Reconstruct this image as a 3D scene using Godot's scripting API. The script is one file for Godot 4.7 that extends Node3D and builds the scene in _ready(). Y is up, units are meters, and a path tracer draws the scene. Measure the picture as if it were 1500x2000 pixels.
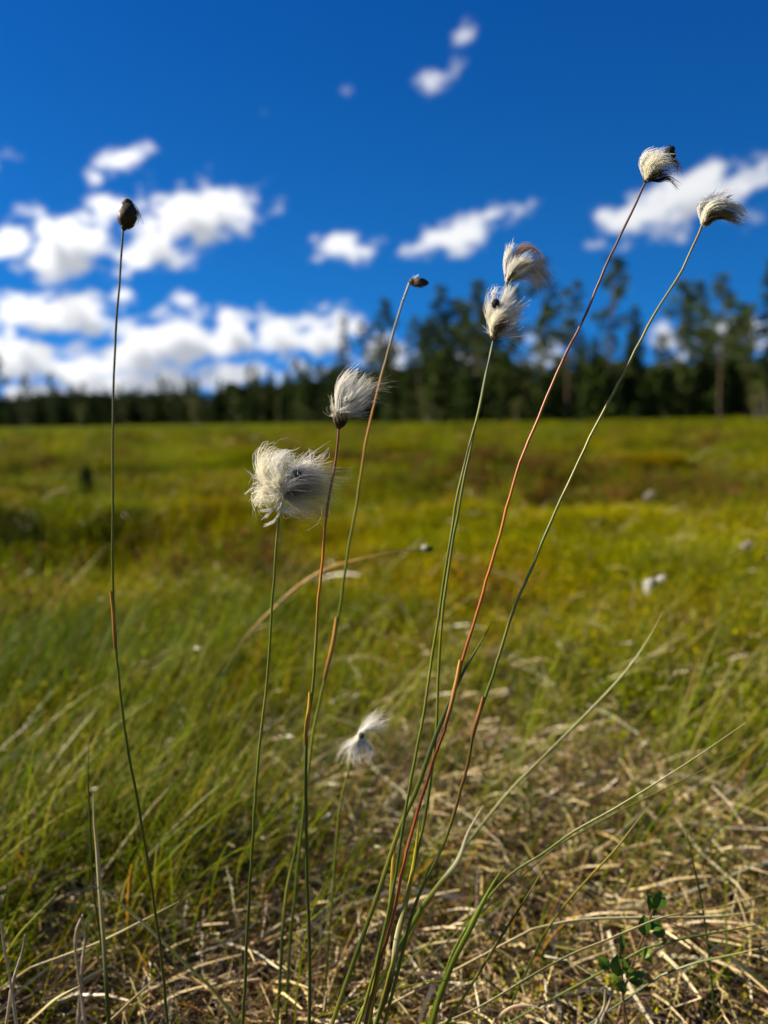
extends Node3D
# A bog meadow with tussock cottongrass close to the lens and a pine wood behind.

const FOV := 67.0
const EYE := Vector3(0.0, 0.36, 0.0)
const PITCH := -6.87
const ROLL := -1.0
const SUN_AZ := -84.0      # degrees right of the view, seen from above
const SUN_EL := 33.0
const FOCAL := 1510.8      # pixels of the 1500 x 2000 photograph

var rng := RandomNumberGenerator.new()
var cam_basis: Basis
var names := {}
var hill := FastNoiseLite.new()
var bump := FastNoiseLite.new()
var mat := {}

# ---------------------------------------------------------------- mesh collector
class MB:
	var v := PackedVector3Array()
	var n := PackedVector3Array()
	var c := PackedColorArray()
	var idx := PackedInt32Array()

	func tri(a: Vector3, b: Vector3, d: Vector3, col: Color) -> void:
		var k := v.size()
		var nn := (d - a).cross(b - a).normalized()
		v.append(a); v.append(b); v.append(d)
		n.append(nn); n.append(nn); n.append(nn)
		c.append(col); c.append(col); c.append(col)
		idx.append(k); idx.append(k + 1); idx.append(k + 2)

	func tube(p: PackedVector3Array, r: PackedFloat32Array, cols: PackedColorArray, sides: int, flat := 1.0, flat_dir := Vector3.ZERO) -> void:
		var m := p.size()
		var k0 := v.size()
		var u := Vector3.ZERO
		for i in m:
			var t := (p[mini(i + 1, m - 1)] - p[maxi(i - 1, 0)]).normalized()
			if i == 0:
				u = flat_dir if flat_dir != Vector3.ZERO else (Vector3.RIGHT if absf(t.x) < 0.8 else Vector3.UP)
			u = (u - t * u.dot(t)).normalized()
			var w := t.cross(u)
			for k in sides:
				var a := TAU * k / sides
				var e := u * cos(a) + w * (sin(a) * flat)
				v.append(p[i] + e * r[i])
				n.append((u * cos(a) + w * (sin(a) / maxf(flat, 0.15))).normalized())
				c.append(cols[i])
		for i in m - 1:
			for k in sides:
				var a := k0 + i * sides + k
				var b := k0 + i * sides + (k + 1) % sides
				idx.append(a); idx.append(a + sides); idx.append(b)
				idx.append(b); idx.append(a + sides); idx.append(b + sides)

	func ribbon(p: PackedVector3Array, w: PackedFloat32Array, cols: PackedColorArray, side: Vector3) -> void:
		var m := p.size()
		var k0 := v.size()
		for i in m:
			var t := (p[mini(i + 1, m - 1)] - p[maxi(i - 1, 0)]).normalized()
			var s := (side - t * side.dot(t)).normalized()
			var nn := t.cross(s).normalized()
			v.append(p[i] - s * w[i]); v.append(p[i] + s * w[i])
			n.append(nn); n.append(nn)
			c.append(cols[i]); c.append(cols[i])
		for i in m - 1:
			var a := k0 + i * 2
			idx.append(a); idx.append(a + 1); idx.append(a + 2)
			idx.append(a + 1); idx.append(a + 3); idx.append(a + 2)

	func blob(center: Vector3, ax: Vector3, ay: Vector3, az: Vector3, rings: int, segs: int, col: Color, rough: float, g: RandomNumberGenerator) -> void:
		var k0 := v.size()
		for i in rings + 1:
			var th := PI * i / rings
			for k in segs:
				var ph := TAU * k / segs
				var j := 1.0 + g.randf_range(-rough, rough)
				var q := (ax * cos(ph) + az * sin(ph)) * sin(th) * j + ay * cos(th)
				v.append(center + q)
				n.append(q.normalized())
				var s := 1.0 + g.randf_range(-0.35, 0.35)
				c.append(Color(col.r * s, col.g * s, col.b * s))
		for i in rings:
			for k in segs:
				var a := k0 + i * segs + k
				var b := k0 + i * segs + (k + 1) % segs
				for q in [[a, b, a + segs], [b, b + segs, a + segs]]:
					var va := v[q[0]]
					var nn := (v[q[2]] - va).cross(v[q[1]] - va)
					idx.append(q[0])
					if nn.dot(va - center) >= 0.0:
						idx.append(q[1]); idx.append(q[2])
					else:
						idx.append(q[2]); idx.append(q[1])

	func mesh(m: Material) -> ArrayMesh:
		var a := []
		a.resize(Mesh.ARRAY_MAX)
		a[Mesh.ARRAY_VERTEX] = v
		a[Mesh.ARRAY_NORMAL] = n
		a[Mesh.ARRAY_COLOR] = c
		a[Mesh.ARRAY_INDEX] = idx
		var am := ArrayMesh.new()
		am.add_surface_from_arrays(Mesh.PRIMITIVE_TRIANGLES, a)
		am.surface_set_material(0, m)
		return am

# ---------------------------------------------------------------- helpers
func numbered(called: String) -> String:
	var k: int = names.get(called, -1) + 1
	names[called] = k
	return called if k == 0 else "%s_%03d" % [called, k]

func tag(o: Node3D, label := "", category := "", group := "", kind := "") -> void:
	if label: o.set_meta("label", label)
	if category: o.set_meta("category", category)
	if group: o.set_meta("group", group)
	if kind: o.set_meta("kind", kind)

func base(called: String, at_pos: Vector3) -> Node3D:
	var o := Node3D.new()
	o.name = numbered(called)
	o.position = at_pos
	add_child(o, true)
	return o

func part(called: String, mb: MB, m: Material, parent: Node3D) -> MeshInstance3D:
	var o := MeshInstance3D.new()
	o.name = called
	o.mesh = mb.mesh(m)
	parent.add_child(o, true)
	return o

func shift(mb: MB, by: Vector3) -> MB:
	for i in mb.v.size():
		mb.v[i] = mb.v[i] - by
	return mb

func at(u: float, v: float, depth: float) -> Vector3:
	return EYE + cam_basis * (Vector3((u - 750.0) / FOCAL, (1000.0 - v) / FOCAL, -1.0) * depth)

func ball() -> Vector3:
	var d := Vector3(rng.randfn(), rng.randfn(), rng.randfn())
	return d.normalized() * pow(rng.randf(), 0.4)

func spline(p: PackedVector3Array, t: float) -> Vector3:
	var m := p.size()
	if m == 1: return p[0]
	var f := clampf(t, 0.0, 1.0) * (m - 1)
	var i := mini(int(f), m - 2)
	return p[i].cubic_interpolate(p[i + 1], p[maxi(i - 1, 0)], p[mini(i + 2, m - 1)], f - i)

func ground(x: float, z: float) -> float:
	var r := sqrt(x * x + z * z)
	var far := smoothstep(0.6, 4.0, r)
	var h := hill.get_noise_2d(x, z) * 0.15 * far + bump.get_noise_2d(x, z) * (0.014 + 0.085 * far)
	h -= 0.07 * smoothstep(1.5, 6.0, r)
	h += 0.12 * exp(-(pow(x + 1.45, 2) + pow(z + 2.35, 2)) / 0.12)
	h -= 0.09 * exp(-(pow(x + 0.75, 2) + pow(z + 2.0, 2)) / 0.14)
	h += 0.05 * exp(-(pow(x - 0.75, 2) + pow(z + 4.3, 2)) / 0.5)
	return h * (1.0 - 0.8 * smoothstep(25.0, 60.0, r))

func std(rough: float, back := 0.0, spec := 0.5) -> StandardMaterial3D:
	var m := StandardMaterial3D.new()
	m.vertex_color_use_as_albedo = true
	m.roughness = rough
	m.metallic_specular = spec
	m.cull_mode = BaseMaterial3D.CULL_DISABLED
	if back > 0.0:
		m.backlight_enabled = true
		m.backlight = Color(back, back, back)
	return m

func mixc(a: Color, b: Color, t: float) -> Color:
	return a.lerp(b, clampf(t, 0.0, 1.0))

func vary(c: Color, amount: float) -> Color:
	var s := 1.0 + rng.randf_range(-amount, amount)
	return Color(c.r * s * (1.0 + rng.randf_range(-amount, amount) * 0.3), c.g * s, c.b * s)

# ---------------------------------------------------------------- sky
var sky_w := 2048
var sky_h := 1024
var den := PackedFloat32Array()
var puff := FastNoiseLite.new()

func cloud(az: float, el0: float, a: float, b: float, tilt: float, dense: float) -> void:
	var el := el0 + 0.45
	var reach := maxf(a, b) * 1.9
	var y0 := clampi(int((90.0 - el - reach) / 180.0 * sky_h), 0, sky_h / 2 - 1)
	var y1 := clampi(int((90.0 - el + reach) / 180.0 * sky_h), 0, sky_h / 2 - 1)
	var wide := reach / maxf(cos(deg_to_rad(el)), 0.2)
	var x0 := int((az - wide) / 360.0 * sky_w)
	var x1 := int((az + wide) / 360.0 * sky_w)
	var ct := cos(deg_to_rad(tilt))
	var st := sin(deg_to_rad(tilt))
	for y in range(y0, y1 + 1):
		var e := 90.0 - (y + 0.5) * 180.0 / sky_h
		for x in range(x0, x1 + 1):
			var dx := ((x + 0.5) * 360.0 / sky_w - az) * cos(deg_to_rad(e))
			var dy := e - el
			var wx := puff.get_noise_2d(x * 1.0, y * 1.0) * 0.5
			var p := (dx * ct + dy * st) / a + wx
			var q := (-dx * st + dy * ct) / b + puff.get_noise_2d(x + 911.0, y + 77.0) * 0.65
			var f := dense * 1.45 * exp(-1.2 * (p * p + q * q)) - 0.22
			var k := y * sky_w + posmod(x, sky_w)
			if f > den[k]: den[k] = f

func make_sky() -> PanoramaSkyMaterial:
	den.resize(sky_w * sky_h / 2)
	den.fill(-1.0)
	puff.noise_type = FastNoiseLite.TYPE_SIMPLEX_SMOOTH
	puff.seed = 5
	puff.frequency = 0.055
	puff.fractal_octaves = 4
	var fine := FastNoiseLite.new()
	fine.seed = 9
	fine.frequency = 0.085
	fine.fractal_octaves = 5
	fine.fractal_gain = 0.6
	# the clouds the picture shows: azimuth, height, half width, half height (degrees), tilt, density
	cloud(-17.7, 16.6, 1.97, 0.76, 25, 0.75)
	cloud(-19.3, 15.4, 0.61, 0.76, 60, 0.55)
	cloud(-25.0, 10.7, 1.59, 1.14, 5, 1)
	cloud(-21.4, 11.3, 2.96, 1.97, 0, 1.1)
	cloud(-19.1, 13.3, 1.59, 1.06, 25, 0.9)
	cloud(-12.8, 13.5, 4.25, 1.90, 12, 1.15)
	cloud(-15.9, 11.2, 2.50, 1.37, 20, 1.1)
	cloud(-9.7, 13.8, 1.14, 0.68, 0, 0.8)
	cloud(-14.0, 15.4, 0.76, 0.53, 0, 0.5)
	cloud(-16.4, 14.1, 0.68, 0.68, 0, 0.4)
	cloud(-2.7, 11.6, 2.28, 0.91, 5, 0.95)
	cloud(6.0, 12.5, 4.47, 0.91, 17, 0.9)
	cloud(5.5, 11.6, 1.59, 0.91, 0, 0.75)
	cloud(4.1, 21.6, 2.40, 0.85, 8, 0.38)
	cloud(5.8, 23.0, 0.62, 1.9, -15, 0.36)
	cloud(6.1, 24.1, 1.06, 0.6, 20, 0.38)
	cloud(-2.2, 21.4, 0.45, 0.7, 60, 0.24)
	cloud(-7.9, 20.0, 0.53, 0.38, 0, 0.15)
	cloud(0.6, 18.9, 0.61, 0.46, 0, 0.16)
	cloud(17.8, 12.7, 2.81, 1.37, 15, 0.95)
	cloud(20.9, 13.4, 3.98, 1.67, 12, 1.0)
	cloud(23.8, 14.1, 3.41, 1.21, 8, 0.8)
	cloud(25.4, 11.9, 1.37, 0.76, 0, 0.45)
	cloud(-22.2, 6.9, 4.25, 1.21, 0, 1.15)
	cloud(-19.4, 7.2, 1.52, 0.99, 0, 0.7)
	cloud(-25.2, 5.5, 0.76, 0.46, 0, 0.6)
	cloud(-18.2, 8.1, 0.83, 0.57, 0, 0.6)
	cloud(-13.9, 8.1, 1.14, 0.68, 0, 0.7)
	cloud(-15.2, 7.0, 1.44, 0.46, 0, 0.4)
	cloud(-8.5, 7.5, 0.46, 0.68, 0, 0.3)
	cloud(2.0, 13.2, 0.46, 0.38, 0, 0.25)
	cloud(-7.6, 13.6, 0.53, 0.46, 0, 0.25)
	cloud(-24.7, 3.8, 3.41, 1.21, 0, 1.1)
	cloud(-21.3, 3.1, 3.79, 1.14, 0, 1.05)
	cloud(-17.5, 4.2, 2.65, 2.09, 20, 1.1)
	cloud(-14.4, 5.1, 4.17, 1.74, 0, 1.25)
	cloud(-10.7, 5.6, 1.97, 1.59, 0, 1.1)
	cloud(-7.4, 5.5, 2.28, 1.37, 0, 1.0)
	cloud(-4.2, 5.7, 2.28, 1.67, 0, 1.05)
	cloud(-1.7, 6.1, 1.52, 0.83, 0, 0.7)
	cloud(-16.0, 4.4, 8.0, 0.8, 0, 0.85)
	cloud(-20.0, 1.4, 9.0, 1.1, 0, 0.9)
	cloud(-16.6, 2.4, 7.96, 1.06, 0, 1.0)
	cloud(-9.9, 2.9, 5.31, 1.21, 0, 0.7)
	cloud(19.8, 5.0, 1.14, 1.21, 0, 0.8)
	cloud(24.5, 5.3, 2.28, 0.76, 5, 0.7)
	cloud(0.5, 4.2, 2.28, 1.52, 0, 0.7)
	cloud(11.5, 4.0, 2.65, 1.37, 0, 0.6)
	cloud(5.7, 3.8, 2.28, 1.14, 0, 0.55)
	cloud(23.0, 3.7, 4.17, 0.99, 0, 0.55)
	# the same kind of scattered fair-weather cloud all the way round
	rng.seed = 41
	for i in 150:
		var az := rng.randf_range(30.0, 330.0)
		var el := 2.0 + 26.0 * pow(rng.randf(), 1.6)
		for k in rng.randi_range(2, 4):
			cloud(az + rng.randf_range(-4, 4), el + rng.randf_range(-1, 1), rng.randf_range(1.2, 4.5), rng.randf_range(0.8, 1.7), rng.randf_range(-5, 15), rng.randf_range(0.7, 1.15))
	var half := sky_h / 2
	for k in den.size():
		if den[k] > -0.6:
			var cx := float(k % sky_w)
			var cy := float(k / sky_w)
			den[k] += fine.get_noise_2d(cx * 0.55 - cy * 0.2, cy * 1.25 + cx * 0.3) * (0.85 - 0.3 * clampf(den[k], 0.0, 1.0)) * smoothstep(-0.22, 0.1, den[k])
	var data := PackedFloat32Array()
	data.resize(sky_w * sky_h * 3)
	var sun_az := deg_to_rad(SUN_AZ)
	var sun_el := deg_to_rad(SUN_EL)
	for y in sky_h:
		var el := deg_to_rad(90.0 - (y + 0.5) * 180.0 / sky_h)
		var t := exp(-maxf(rad_to_deg(el), 0.0) / 13.0)
		var r0 := 0.0002 + 0.0140 * t
		var g0 := 0.0265 + 0.132 * t
		var b0 := 0.146 + 0.30 * t
		var ce := cos(el)
		var se := sin(el)
		for x in sky_w:
			var o := (y * sky_w + x) * 3
			if el < 0.0:
				data[o] = 0.05; data[o + 1] = 0.06; data[o + 2] = 0.03
				continue
			var az := (x + 0.5) * TAU / sky_w
			var gam := rad_to_deg(acos(clampf(se * sin(sun_el) + ce * cos(sun_el) * cos(az - sun_az), -1.0, 1.0)))
			var f := 0.61 + 1.94 * exp(-gam / 38.0)
			var r := r0 * f
			var g := g0 * f
			var b := b0 * f
			var k := y * sky_w + x
			var d := den[k]
			if d > 0.0:
				var a := smoothstep(0.0, 0.9, d)
				var over := 0.0                      # how much cloud lies towards the sun, up and to the left
				for j in 7:
					over += maxf(den[clampi(y - 2 - j * 2, 0, half - 1) * sky_w + posmod(x - 1 - j, sky_w)], 0.0) / 7.0
				var bright := 0.40 + 1.9 * exp(-gam / 55.0)
				var l := (1.06 - 0.62 * smoothstep(0.35, 1.05, over)) * bright
				r = lerpf(r, 0.026 + 0.45 * l, a)
				g = lerpf(g, 0.050 + 0.427 * l, a)
				b = lerpf(b, 0.098 + 0.384 * l, a)
			data[o] = r; data[o + 1] = g; data[o + 2] = b
	var m := PanoramaSkyMaterial.new()
	m.panorama = ImageTexture.create_from_image(Image.create_from_data(sky_w, sky_h, false, Image.FORMAT_RGBF, data.to_byte_array()))
	return m

# ---------------------------------------------------------------- cottongrass
var head_depth := 0.33

func px(p: Vector3) -> Vector3:     # photo pixels and an offset towards the eye in pixels
	return at(p.x, p.y, head_depth - p.z * head_depth / FOCAL)

# a lock of hair: guide points, how many hairs, spread at root and tip (pixels), radius (mm), colour, curl (pixels)
func lock(mb: MB, guide: Array, count: int, s0: float, s1: float, r_mm: float, col: Color, curl: float) -> void:
	var g := PackedVector3Array(guide)
	var fine := r_mm < 0.06
	var n := int(count * (1.2 if fine else 0.72))
	var lump: Array[Vector3] = []
	for i in maxi(2, n / 9): lump.append(ball() * s1 * (1.5 if rng.randf() < 0.8 else 2.1))
	for i in n:
		var o0 := ball() * s0 * 1.15
		var o1 := ball() * s1 * (1.5 if rng.randf() < 0.8 else 2.3)
		if not fine and rng.randf() < 0.8: o1 = lump[i % lump.size()] + ball() * s1 * 0.32
		var ph := Vector3(rng.randf(), rng.randf(), rng.randf()) * TAU
		var fr := Vector3(rng.randf_range(1.5, 5.0), rng.randf_range(1.5, 5.0), rng.randf_range(1.5, 5.0))
		var full := rng.randf_range(0.5, 1.08)
		var p := PackedVector3Array()
		var r := PackedFloat32Array()
		var cs := PackedColorArray()
		var c1 := vary(col, 0.14)
		var thick := rng.randf_range(0.6, 1.0) if rng.randf() < 0.75 else rng.randf_range(1.2, 1.9)
		var m := 8 if curl > 3.0 else 6
		for k in m:
			var t := float(k) / (m - 1) * full
			var q := spline(g, t) + o0.lerp(o1, pow(t, 0.8)) + Vector3(sin(fr.x * t + ph.x) - sin(ph.x), sin(fr.y * t + ph.y) - sin(ph.y), sin(fr.z * t + ph.z) - sin(ph.z)) * curl * 1.35 * t
			p.append(px(q))
			r.append(r_mm * thick * (1.1 if fine else 1.3) * 0.001 * (1.0 - 0.7 * float(k) / (m - 1)))
			cs.append(c1)
		mb.tube(p, r, cs, 3)

# loose hair standing out all round a point, drawn out towards one side
func fuzz(mb: MB, u: float, v: float, w: float, reach: float, count: int, r_mm: float, col: Color, drift: Vector3) -> void:
	for i in count:
		var d := Vector3(rng.randfn(), rng.randfn(), rng.randfn()).normalized()
		var tip := d * reach * rng.randf_range(0.35, 1.1) + drift * rng.randf_range(0.2, 1.2)
		var mid := tip * 0.5 + Vector3(rng.randfn(), rng.randfn(), rng.randfn()) * reach * 0.16
		lock(mb, [Vector3(u, v, w) + d * 2.0, Vector3(u, v, w) + mid, Vector3(u, v, w) + tip], 3, 1.5, 3.0, r_mm, col, reach * 0.08)

func core(mb: MB, u: float, v: float, a: float, b: float, tilt: float, col: Color, w := 0.0) -> void:
	var s := head_depth / FOCAL
	var t := deg_to_rad(tilt)
	var along := cam_basis * Vector3(sin(t), cos(t), 0.0)
	var across := cam_basis * Vector3(cos(t), -sin(t), 0.0)
	mb.blob(px(Vector3(u, v, w)), across * a * s, along * b * s, cam_basis.z * a * s, 8, 12, col, 0.12, rng)

# thin papery bracts round the foot of a head
func scales(parent: Node3D, origin: Vector3, u: float, v: float, a: float, len_px: float, tilt: float, n: int, col: Color) -> void:
	var s := head_depth / FOCAL
	var t := deg_to_rad(tilt)
	var along := cam_basis * Vector3(sin(t), cos(t), 0.0)
	var across := cam_basis * Vector3(cos(t), -sin(t), 0.0)
	for i in n:
		var ph := TAU * (i + rng.randf() * 0.6) / n
		var out := across * cos(ph) + cam_basis.z * sin(ph)
		var side := along.cross(out)
		var mb := MB.new()
		var p := PackedVector3Array()
		var w := PackedFloat32Array()
		var cs := PackedColorArray()
		var ln := len_px * rng.randf_range(0.7, 1.2)
		for k in 6:
			var q := k / 5.0
			p.append(px(Vector3(u, v, 0)) + (along * ln * q + out * a * (0.15 + 1.0 * sin(q * 1.9))) * s - origin)
			w.append(a * 0.55 * s * sin(PI * clampf(q * 0.85 + 0.12, 0.0, 1.0)))
			cs.append(vary(mixc(col, Color(0.22, 0.15, 0.08), q * 0.8), 0.1))
		mb.ribbon(p, w, cs, side)
		part("scale", mb, mat.scale, parent)

# a stem through photo pixels; its depth runs from d0 (top) to d1 (foot), then on down to the ground
func stem_path(pts: Array, d0: float, d1: float) -> PackedVector3Array:
	var ctl := PackedVector3Array()
	for i in pts.size():
		var q: Vector2 = pts[i]
		ctl.append(at(q.x, q.y, lerpf(d0, d1, float(i) / (pts.size() - 1))))
	var p := PackedVector3Array()
	var m := pts.size() * 4
	for i in m:
		p.append(spline(ctl, float(i) / (m - 1)))
	var step := p[m - 1] - p[m - 3]
	step = (step.normalized() + Vector3.DOWN * 0.3).normalized() * 0.012
	var q := p[m - 1]
	for i in 30:
		if q.y < ground(q.x, q.z) - 0.01: break
		q += step
		p.append(q)
	return p

func ramp(cols: Array, t: float) -> Color:
	var f := clampf(t, 0.0, 1.0) * (cols.size() - 1)
	var i := mini(int(f), cols.size() - 2)
	var a: Color = cols[i]
	return a.lerp(cols[i + 1], f - i)

func stalk(label: String, pts: Array, d0: float, d1: float, r_mm: float, cols: Array, sheath_at := -1.0, sheath_len := 0.0, sheath_col := Color(0.45, 0.22, 0.04)) -> Node3D:
	var p := stem_path(pts, d0, d1)
	var foot := p[p.size() - 1]
	var o := base("cottongrass", foot)
	tag(o, label, "cottongrass", "cottongrass stalks gone to seed")
	var r := PackedFloat32Array()
	var cs := PackedColorArray()
	var visible_n := pts.size() * 4
	for i in p.size():
		r.append(r_mm * 0.00078 * lerpf(0.76, 1.2, minf(float(i) / visible_n, 1.0)) * (1.0 + 0.05 * sin(i * 1.7)))
		cs.append(vary(ramp(cols, float(i) / (visible_n - 1)), 0.13))
		p[i] += cam_basis.x * (0.0004 * sin(i * 0.53 + foot.x * 90.0) * sin(i * 0.17 + foot.z * 70.0))
		p[i] += Vector3(rng.randf_range(-1, 1), 0, rng.randf_range(-1, 1)) * 0.00018
	var mb := MB.new()
	mb.tube(p, r, cs, 8)
	part("stem", shift(mb, foot), mat.stem, o)
	if sheath_at >= 0.0:
		var sp := PackedVector3Array()
		var sr := PackedFloat32Array()
		var sc := PackedColorArray()
		for k in 9:
			var t := sheath_at + sheath_len * k / 8.0
			var f := clampf(t, 0.0, 1.0) * (visible_n - 1)
			var i := mini(int(f), visible_n - 2)
			sp.append(p[i].lerp(p[i + 1], f - i) + cam_basis.x * (-0.0003 - 0.0007 * maxf(0.0, 1.0 - k / 2.5)))
			sr.append(r_mm * 0.00078 * (0.7 + 0.85 * sin(PI * clampf(0.08 + k / 8.0 * 0.72, 0, 1))))
			sc.append(vary(mixc(sheath_col, Color(0.10, 0.04, 0.01), k / 8.0 - 0.1), 0.1))
		var ms := MB.new()
		ms.tube(sp, sr, sc, 8)
		part("sheath", shift(ms, foot), mat.stem, o)
	return o

func blade(called: String, label: String, category: String, pts: Array, d0: float, d1: float, w_mm: float, cols: Array, flat := 0.35) -> Node3D:
	var p := stem_path(pts, d0, d1)
	var foot := p[p.size() - 1]
	var m := p.size()
	var r := PackedFloat32Array()
	var cs := PackedColorArray()
	for i in m:
		var t := float(i) / (m - 1)
		r.append(w_mm * 0.0005 * clampf(0.12 + t * 3.0, 0.0, 1.0))
		cs.append(vary(ramp(cols, float(i) / (pts.size() * 4 - 1)), 0.08))
	var mb := MB.new()
	mb.tube(p, r, cs, 6, flat, (cam_basis * Vector3(0.8, 0.6, 0.25)))
	var o := MeshInstance3D.new()
	o.name = numbered(called)
	o.mesh = shift(mb, foot).mesh(mat.blade)
	o.position = foot
	add_child(o, true)
	tag(o, label, category, "long single blades and stems")
	return o

func V(x: float, y: float) -> Vector2: return Vector2(x, y)
func P(x: float, y: float, z := 0.0) -> Vector3: return Vector3(x, y, z)

const WHITE := Color(0.95, 0.93, 0.88)
const CREAM := Color(0.96, 0.92, 0.80)
const FILM := Color(0.68, 0.65, 0.60)
const TAN := Color(0.42, 0.32, 0.18)
const DARK := Color(0.030, 0.022, 0.014)
const GREEN := Color(0.085, 0.115, 0.010)
const OLIVE := Color(0.15, 0.15, 0.018)
const DEEP := Color(0.035, 0.055, 0.008)
const REDDISH := Color(0.20, 0.050, 0.012)
const ORANGE := Color(0.44, 0.17, 0.010)
const MAROON := Color(0.06, 0.016, 0.010)
const STRAW := Color(0.40, 0.31, 0.13)
const PALE := Color(0.50, 0.47, 0.24)

func head(stalk_node: Node3D, depth: float) -> MeshInstance3D:
	head_depth = depth
	var o := MeshInstance3D.new()
	o.name = "seed_head"
	stalk_node.add_child(o, true)
	return o

func finish(h: MeshInstance3D, cores: MB, hair: MB, origin: Vector3) -> void:
	h.mesh = shift(cores, origin).mesh(mat.core)
	if hair.v.size():
		part("bristles", shift(hair, origin), mat.hair, h)

func cottongrass() -> void:
	rng.seed = 1701
	var o: Node3D
	var h: MeshInstance3D
	var k: MB
	var b: MB
	# far left: a bare dark bud
	o = stalk("leftmost tall green stalk topped by a small bare blackish bud", [V(241, 440), V(228, 620), V(222, 800), V(219, 1000), V(222, 1180), V(232, 1330), V(248, 1440), V(266, 1560), V(290, 1690), V(310, 1830), V(328, 1990)],
		0.30, 0.345, 0.72, [Color(0.07, 0.05, 0.03), Color(0.10, 0.09, 0.02), GREEN, GREEN, DEEP, Color(0.05, 0.05, 0.01), DEEP], 0.385, 0.07)
	h = head(o, 0.30); k = MB.new(); b = MB.new()
	core(k, 250, 421, 17, 27, 6, DARK); core(k, 249, 397, 10, 9, 0, Color(0.05, 0.05, 0.02))
	core(k, 243, 442, 6, 9, 0, DARK)
	lock(b, [P(254, 393), P(266, 405), P(279, 440)], 5, 2, 2, 0.12, FILM, 1)
	lock(b, [P(246, 400), P(238, 406), P(236, 416)], 16, 3, 3, 0.13, WHITE, 3)
	lock(b, [P(262, 408), P(272, 420), P(268, 432)], 26, 4, 5, 0.11, CREAM, 3)
	lock(b, [P(245, 398), P(242, 392), P(240, 389)], 10, 3, 3, 0.12, WHITE, 2)
	scales(h, o.position, 242, 446, 12, 36, 6, 6, Color(0.03, 0.022, 0.015))
	finish(h, k, b, o.position)
	# shaggy head
	o = stalk("green stalk with the large shaggy cream head whose hair streams right", [V(545, 1000), V(535, 1150), V(520, 1320), V(505, 1480), V(495, 1620), V(487, 1760), V(478, 1900), V(474, 2000)],
		0.33, 0.345, 0.82, [OLIVE, GREEN, OLIVE, GREEN, DEEP, Color(0.05, 0.06, 0.012), DEEP])
	h = head(o, 0.33); k = MB.new(); b = MB.new()
	core(k, 551, 958, 8, 12, 10, Color(0.06, 0.04, 0.02)); core(k, 580, 925, 9, 7, 40, Color(0.02, 0.02, 0.025), 17.0)
	lock(b, [P(549, 958, 4), P(544, 935, 16), P(536, 918, 18), P(545, 905, 14)], 170, 10, 12, 0.095, CREAM, 10)
	lock(b, [P(549, 960, 6), P(530, 945, 18), P(520, 955, 16)], 130, 10, 12, 0.09, CREAM, 10)
	lock(b, [P(552, 960, 6), P(566, 945, 16), P(590, 945, 14)], 130, 9, 14, 0.08, WHITE, 7)
	lock(b, [P(548, 965, 6), P(535, 975, 14), P(522, 978, 10)], 120, 9, 12, 0.09, CREAM, 8)
	lock(b, [P(549, 962), P(520, 945, 4), P(512, 910, 0), P(530, 890, -4), P(556, 892, -6)], 200, 9, 11, 0.095, CREAM, 9)
	lock(b, [P(549, 960), P(532, 925, 8), P(548, 898, 10), P(562, 905, 10), P(556, 935, 12)], 190, 9, 11, 0.095, WHITE, 9)
	lock(b, [P(546, 965), P(520, 962, 4), P(506, 975), P(514, 988, 0)], 170, 8, 11, 0.095, CREAM, 7)
	lock(b, [P(546, 960), P(522, 950, 8), P(508, 945, 8), P(507, 962, 8)], 120, 8, 12, 0.095, CREAM, 7)
	lock(b, [P(558, 940), P(576, 920), P(600, 904), P(626, 894, 2)], 110, 9, 13, 0.09, WHITE, 8)
	lock(b, [P(570, 930), P(598, 908), P(612, 915), P(618, 903)], 70, 8, 12, 0.09, WHITE, 9)
	lock(b, [P(562, 940), P(600, 930), P(645, 938)], 520, 10, 22, 0.05, FILM, 4)
	lock(b, [P(560, 955), P(600, 960), P(645, 968)], 480, 12, 26, 0.045, Color(0.4, 0.37, 0.3), 4)
	lock(b, [P(556, 965), P(585, 985), P(622, 990)], 190, 9, 20, 0.05, FILM, 6)
	lock(b, [P(590, 930), P(612, 936), P(626, 933)], 26, 6, 7, 0.10, WHITE, 3)
	lock(b, [P(551, 975), P(556, 998), P(572, 1002), P(592, 985)], 60, 6, 8, 0.09, WHITE, 5)
	lock(b, [P(545, 978), P(538, 994), P(514, 1000), P(510, 1004)], 16, 3, 4, 0.13, WHITE, 1)
	lock(b, [P(547, 980), P(545, 1004), P(533, 1020), P(516, 1027)], 46, 4, 2, 0.14, WHITE, 1)
	lock(b, [P(545, 984), P(530, 998), P(514, 1016)], 22, 3, 2, 0.13, WHITE, 1)
	lock(b, [P(520, 930), P(500, 932), P(482, 916)], 24, 6, 4, 0.09, WHITE, 2)
	lock(b, [P(600, 960), P(628, 962), P(638, 985), P(618, 1002)], 12, 12, 14, 0.07, WHITE, 10)
	fuzz(b, 540, 952, 6, 26, 45, 0.085, WHITE, Vector3(2, 4, 0))
	fuzz(b, 578, 926, 6, 24, 36, 0.08, WHITE, Vector3(26, 2, 0))
	scales(h, o.position, 546, 988, 6, 16, 8, 6, Color(0.10, 0.07, 0.04))
	finish(h, k, b, o.position)
	# white plume on the red stem
	o = stalk("red topped stalk with an upright white plume fanning to the right", [V(662, 838), V(650, 920), V(639, 1000), V(630, 1090), V(620, 1200), V(611, 1330), V(601, 1430), V(598, 1560), V(600, 1700), V(603, 1850), V(605, 1990)],
		0.33, 0.34, 0.86, [Color(0.16, 0.05, 0.02), REDDISH, REDDISH, ORANGE, OLIVE, GREEN, DEEP, DEEP, Color(0.03, 0.035, 0.008), Color(0.03, 0.04, 0.008)], 0.52, 0.10, Color(0.50, 0.27, 0.03))
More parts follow.
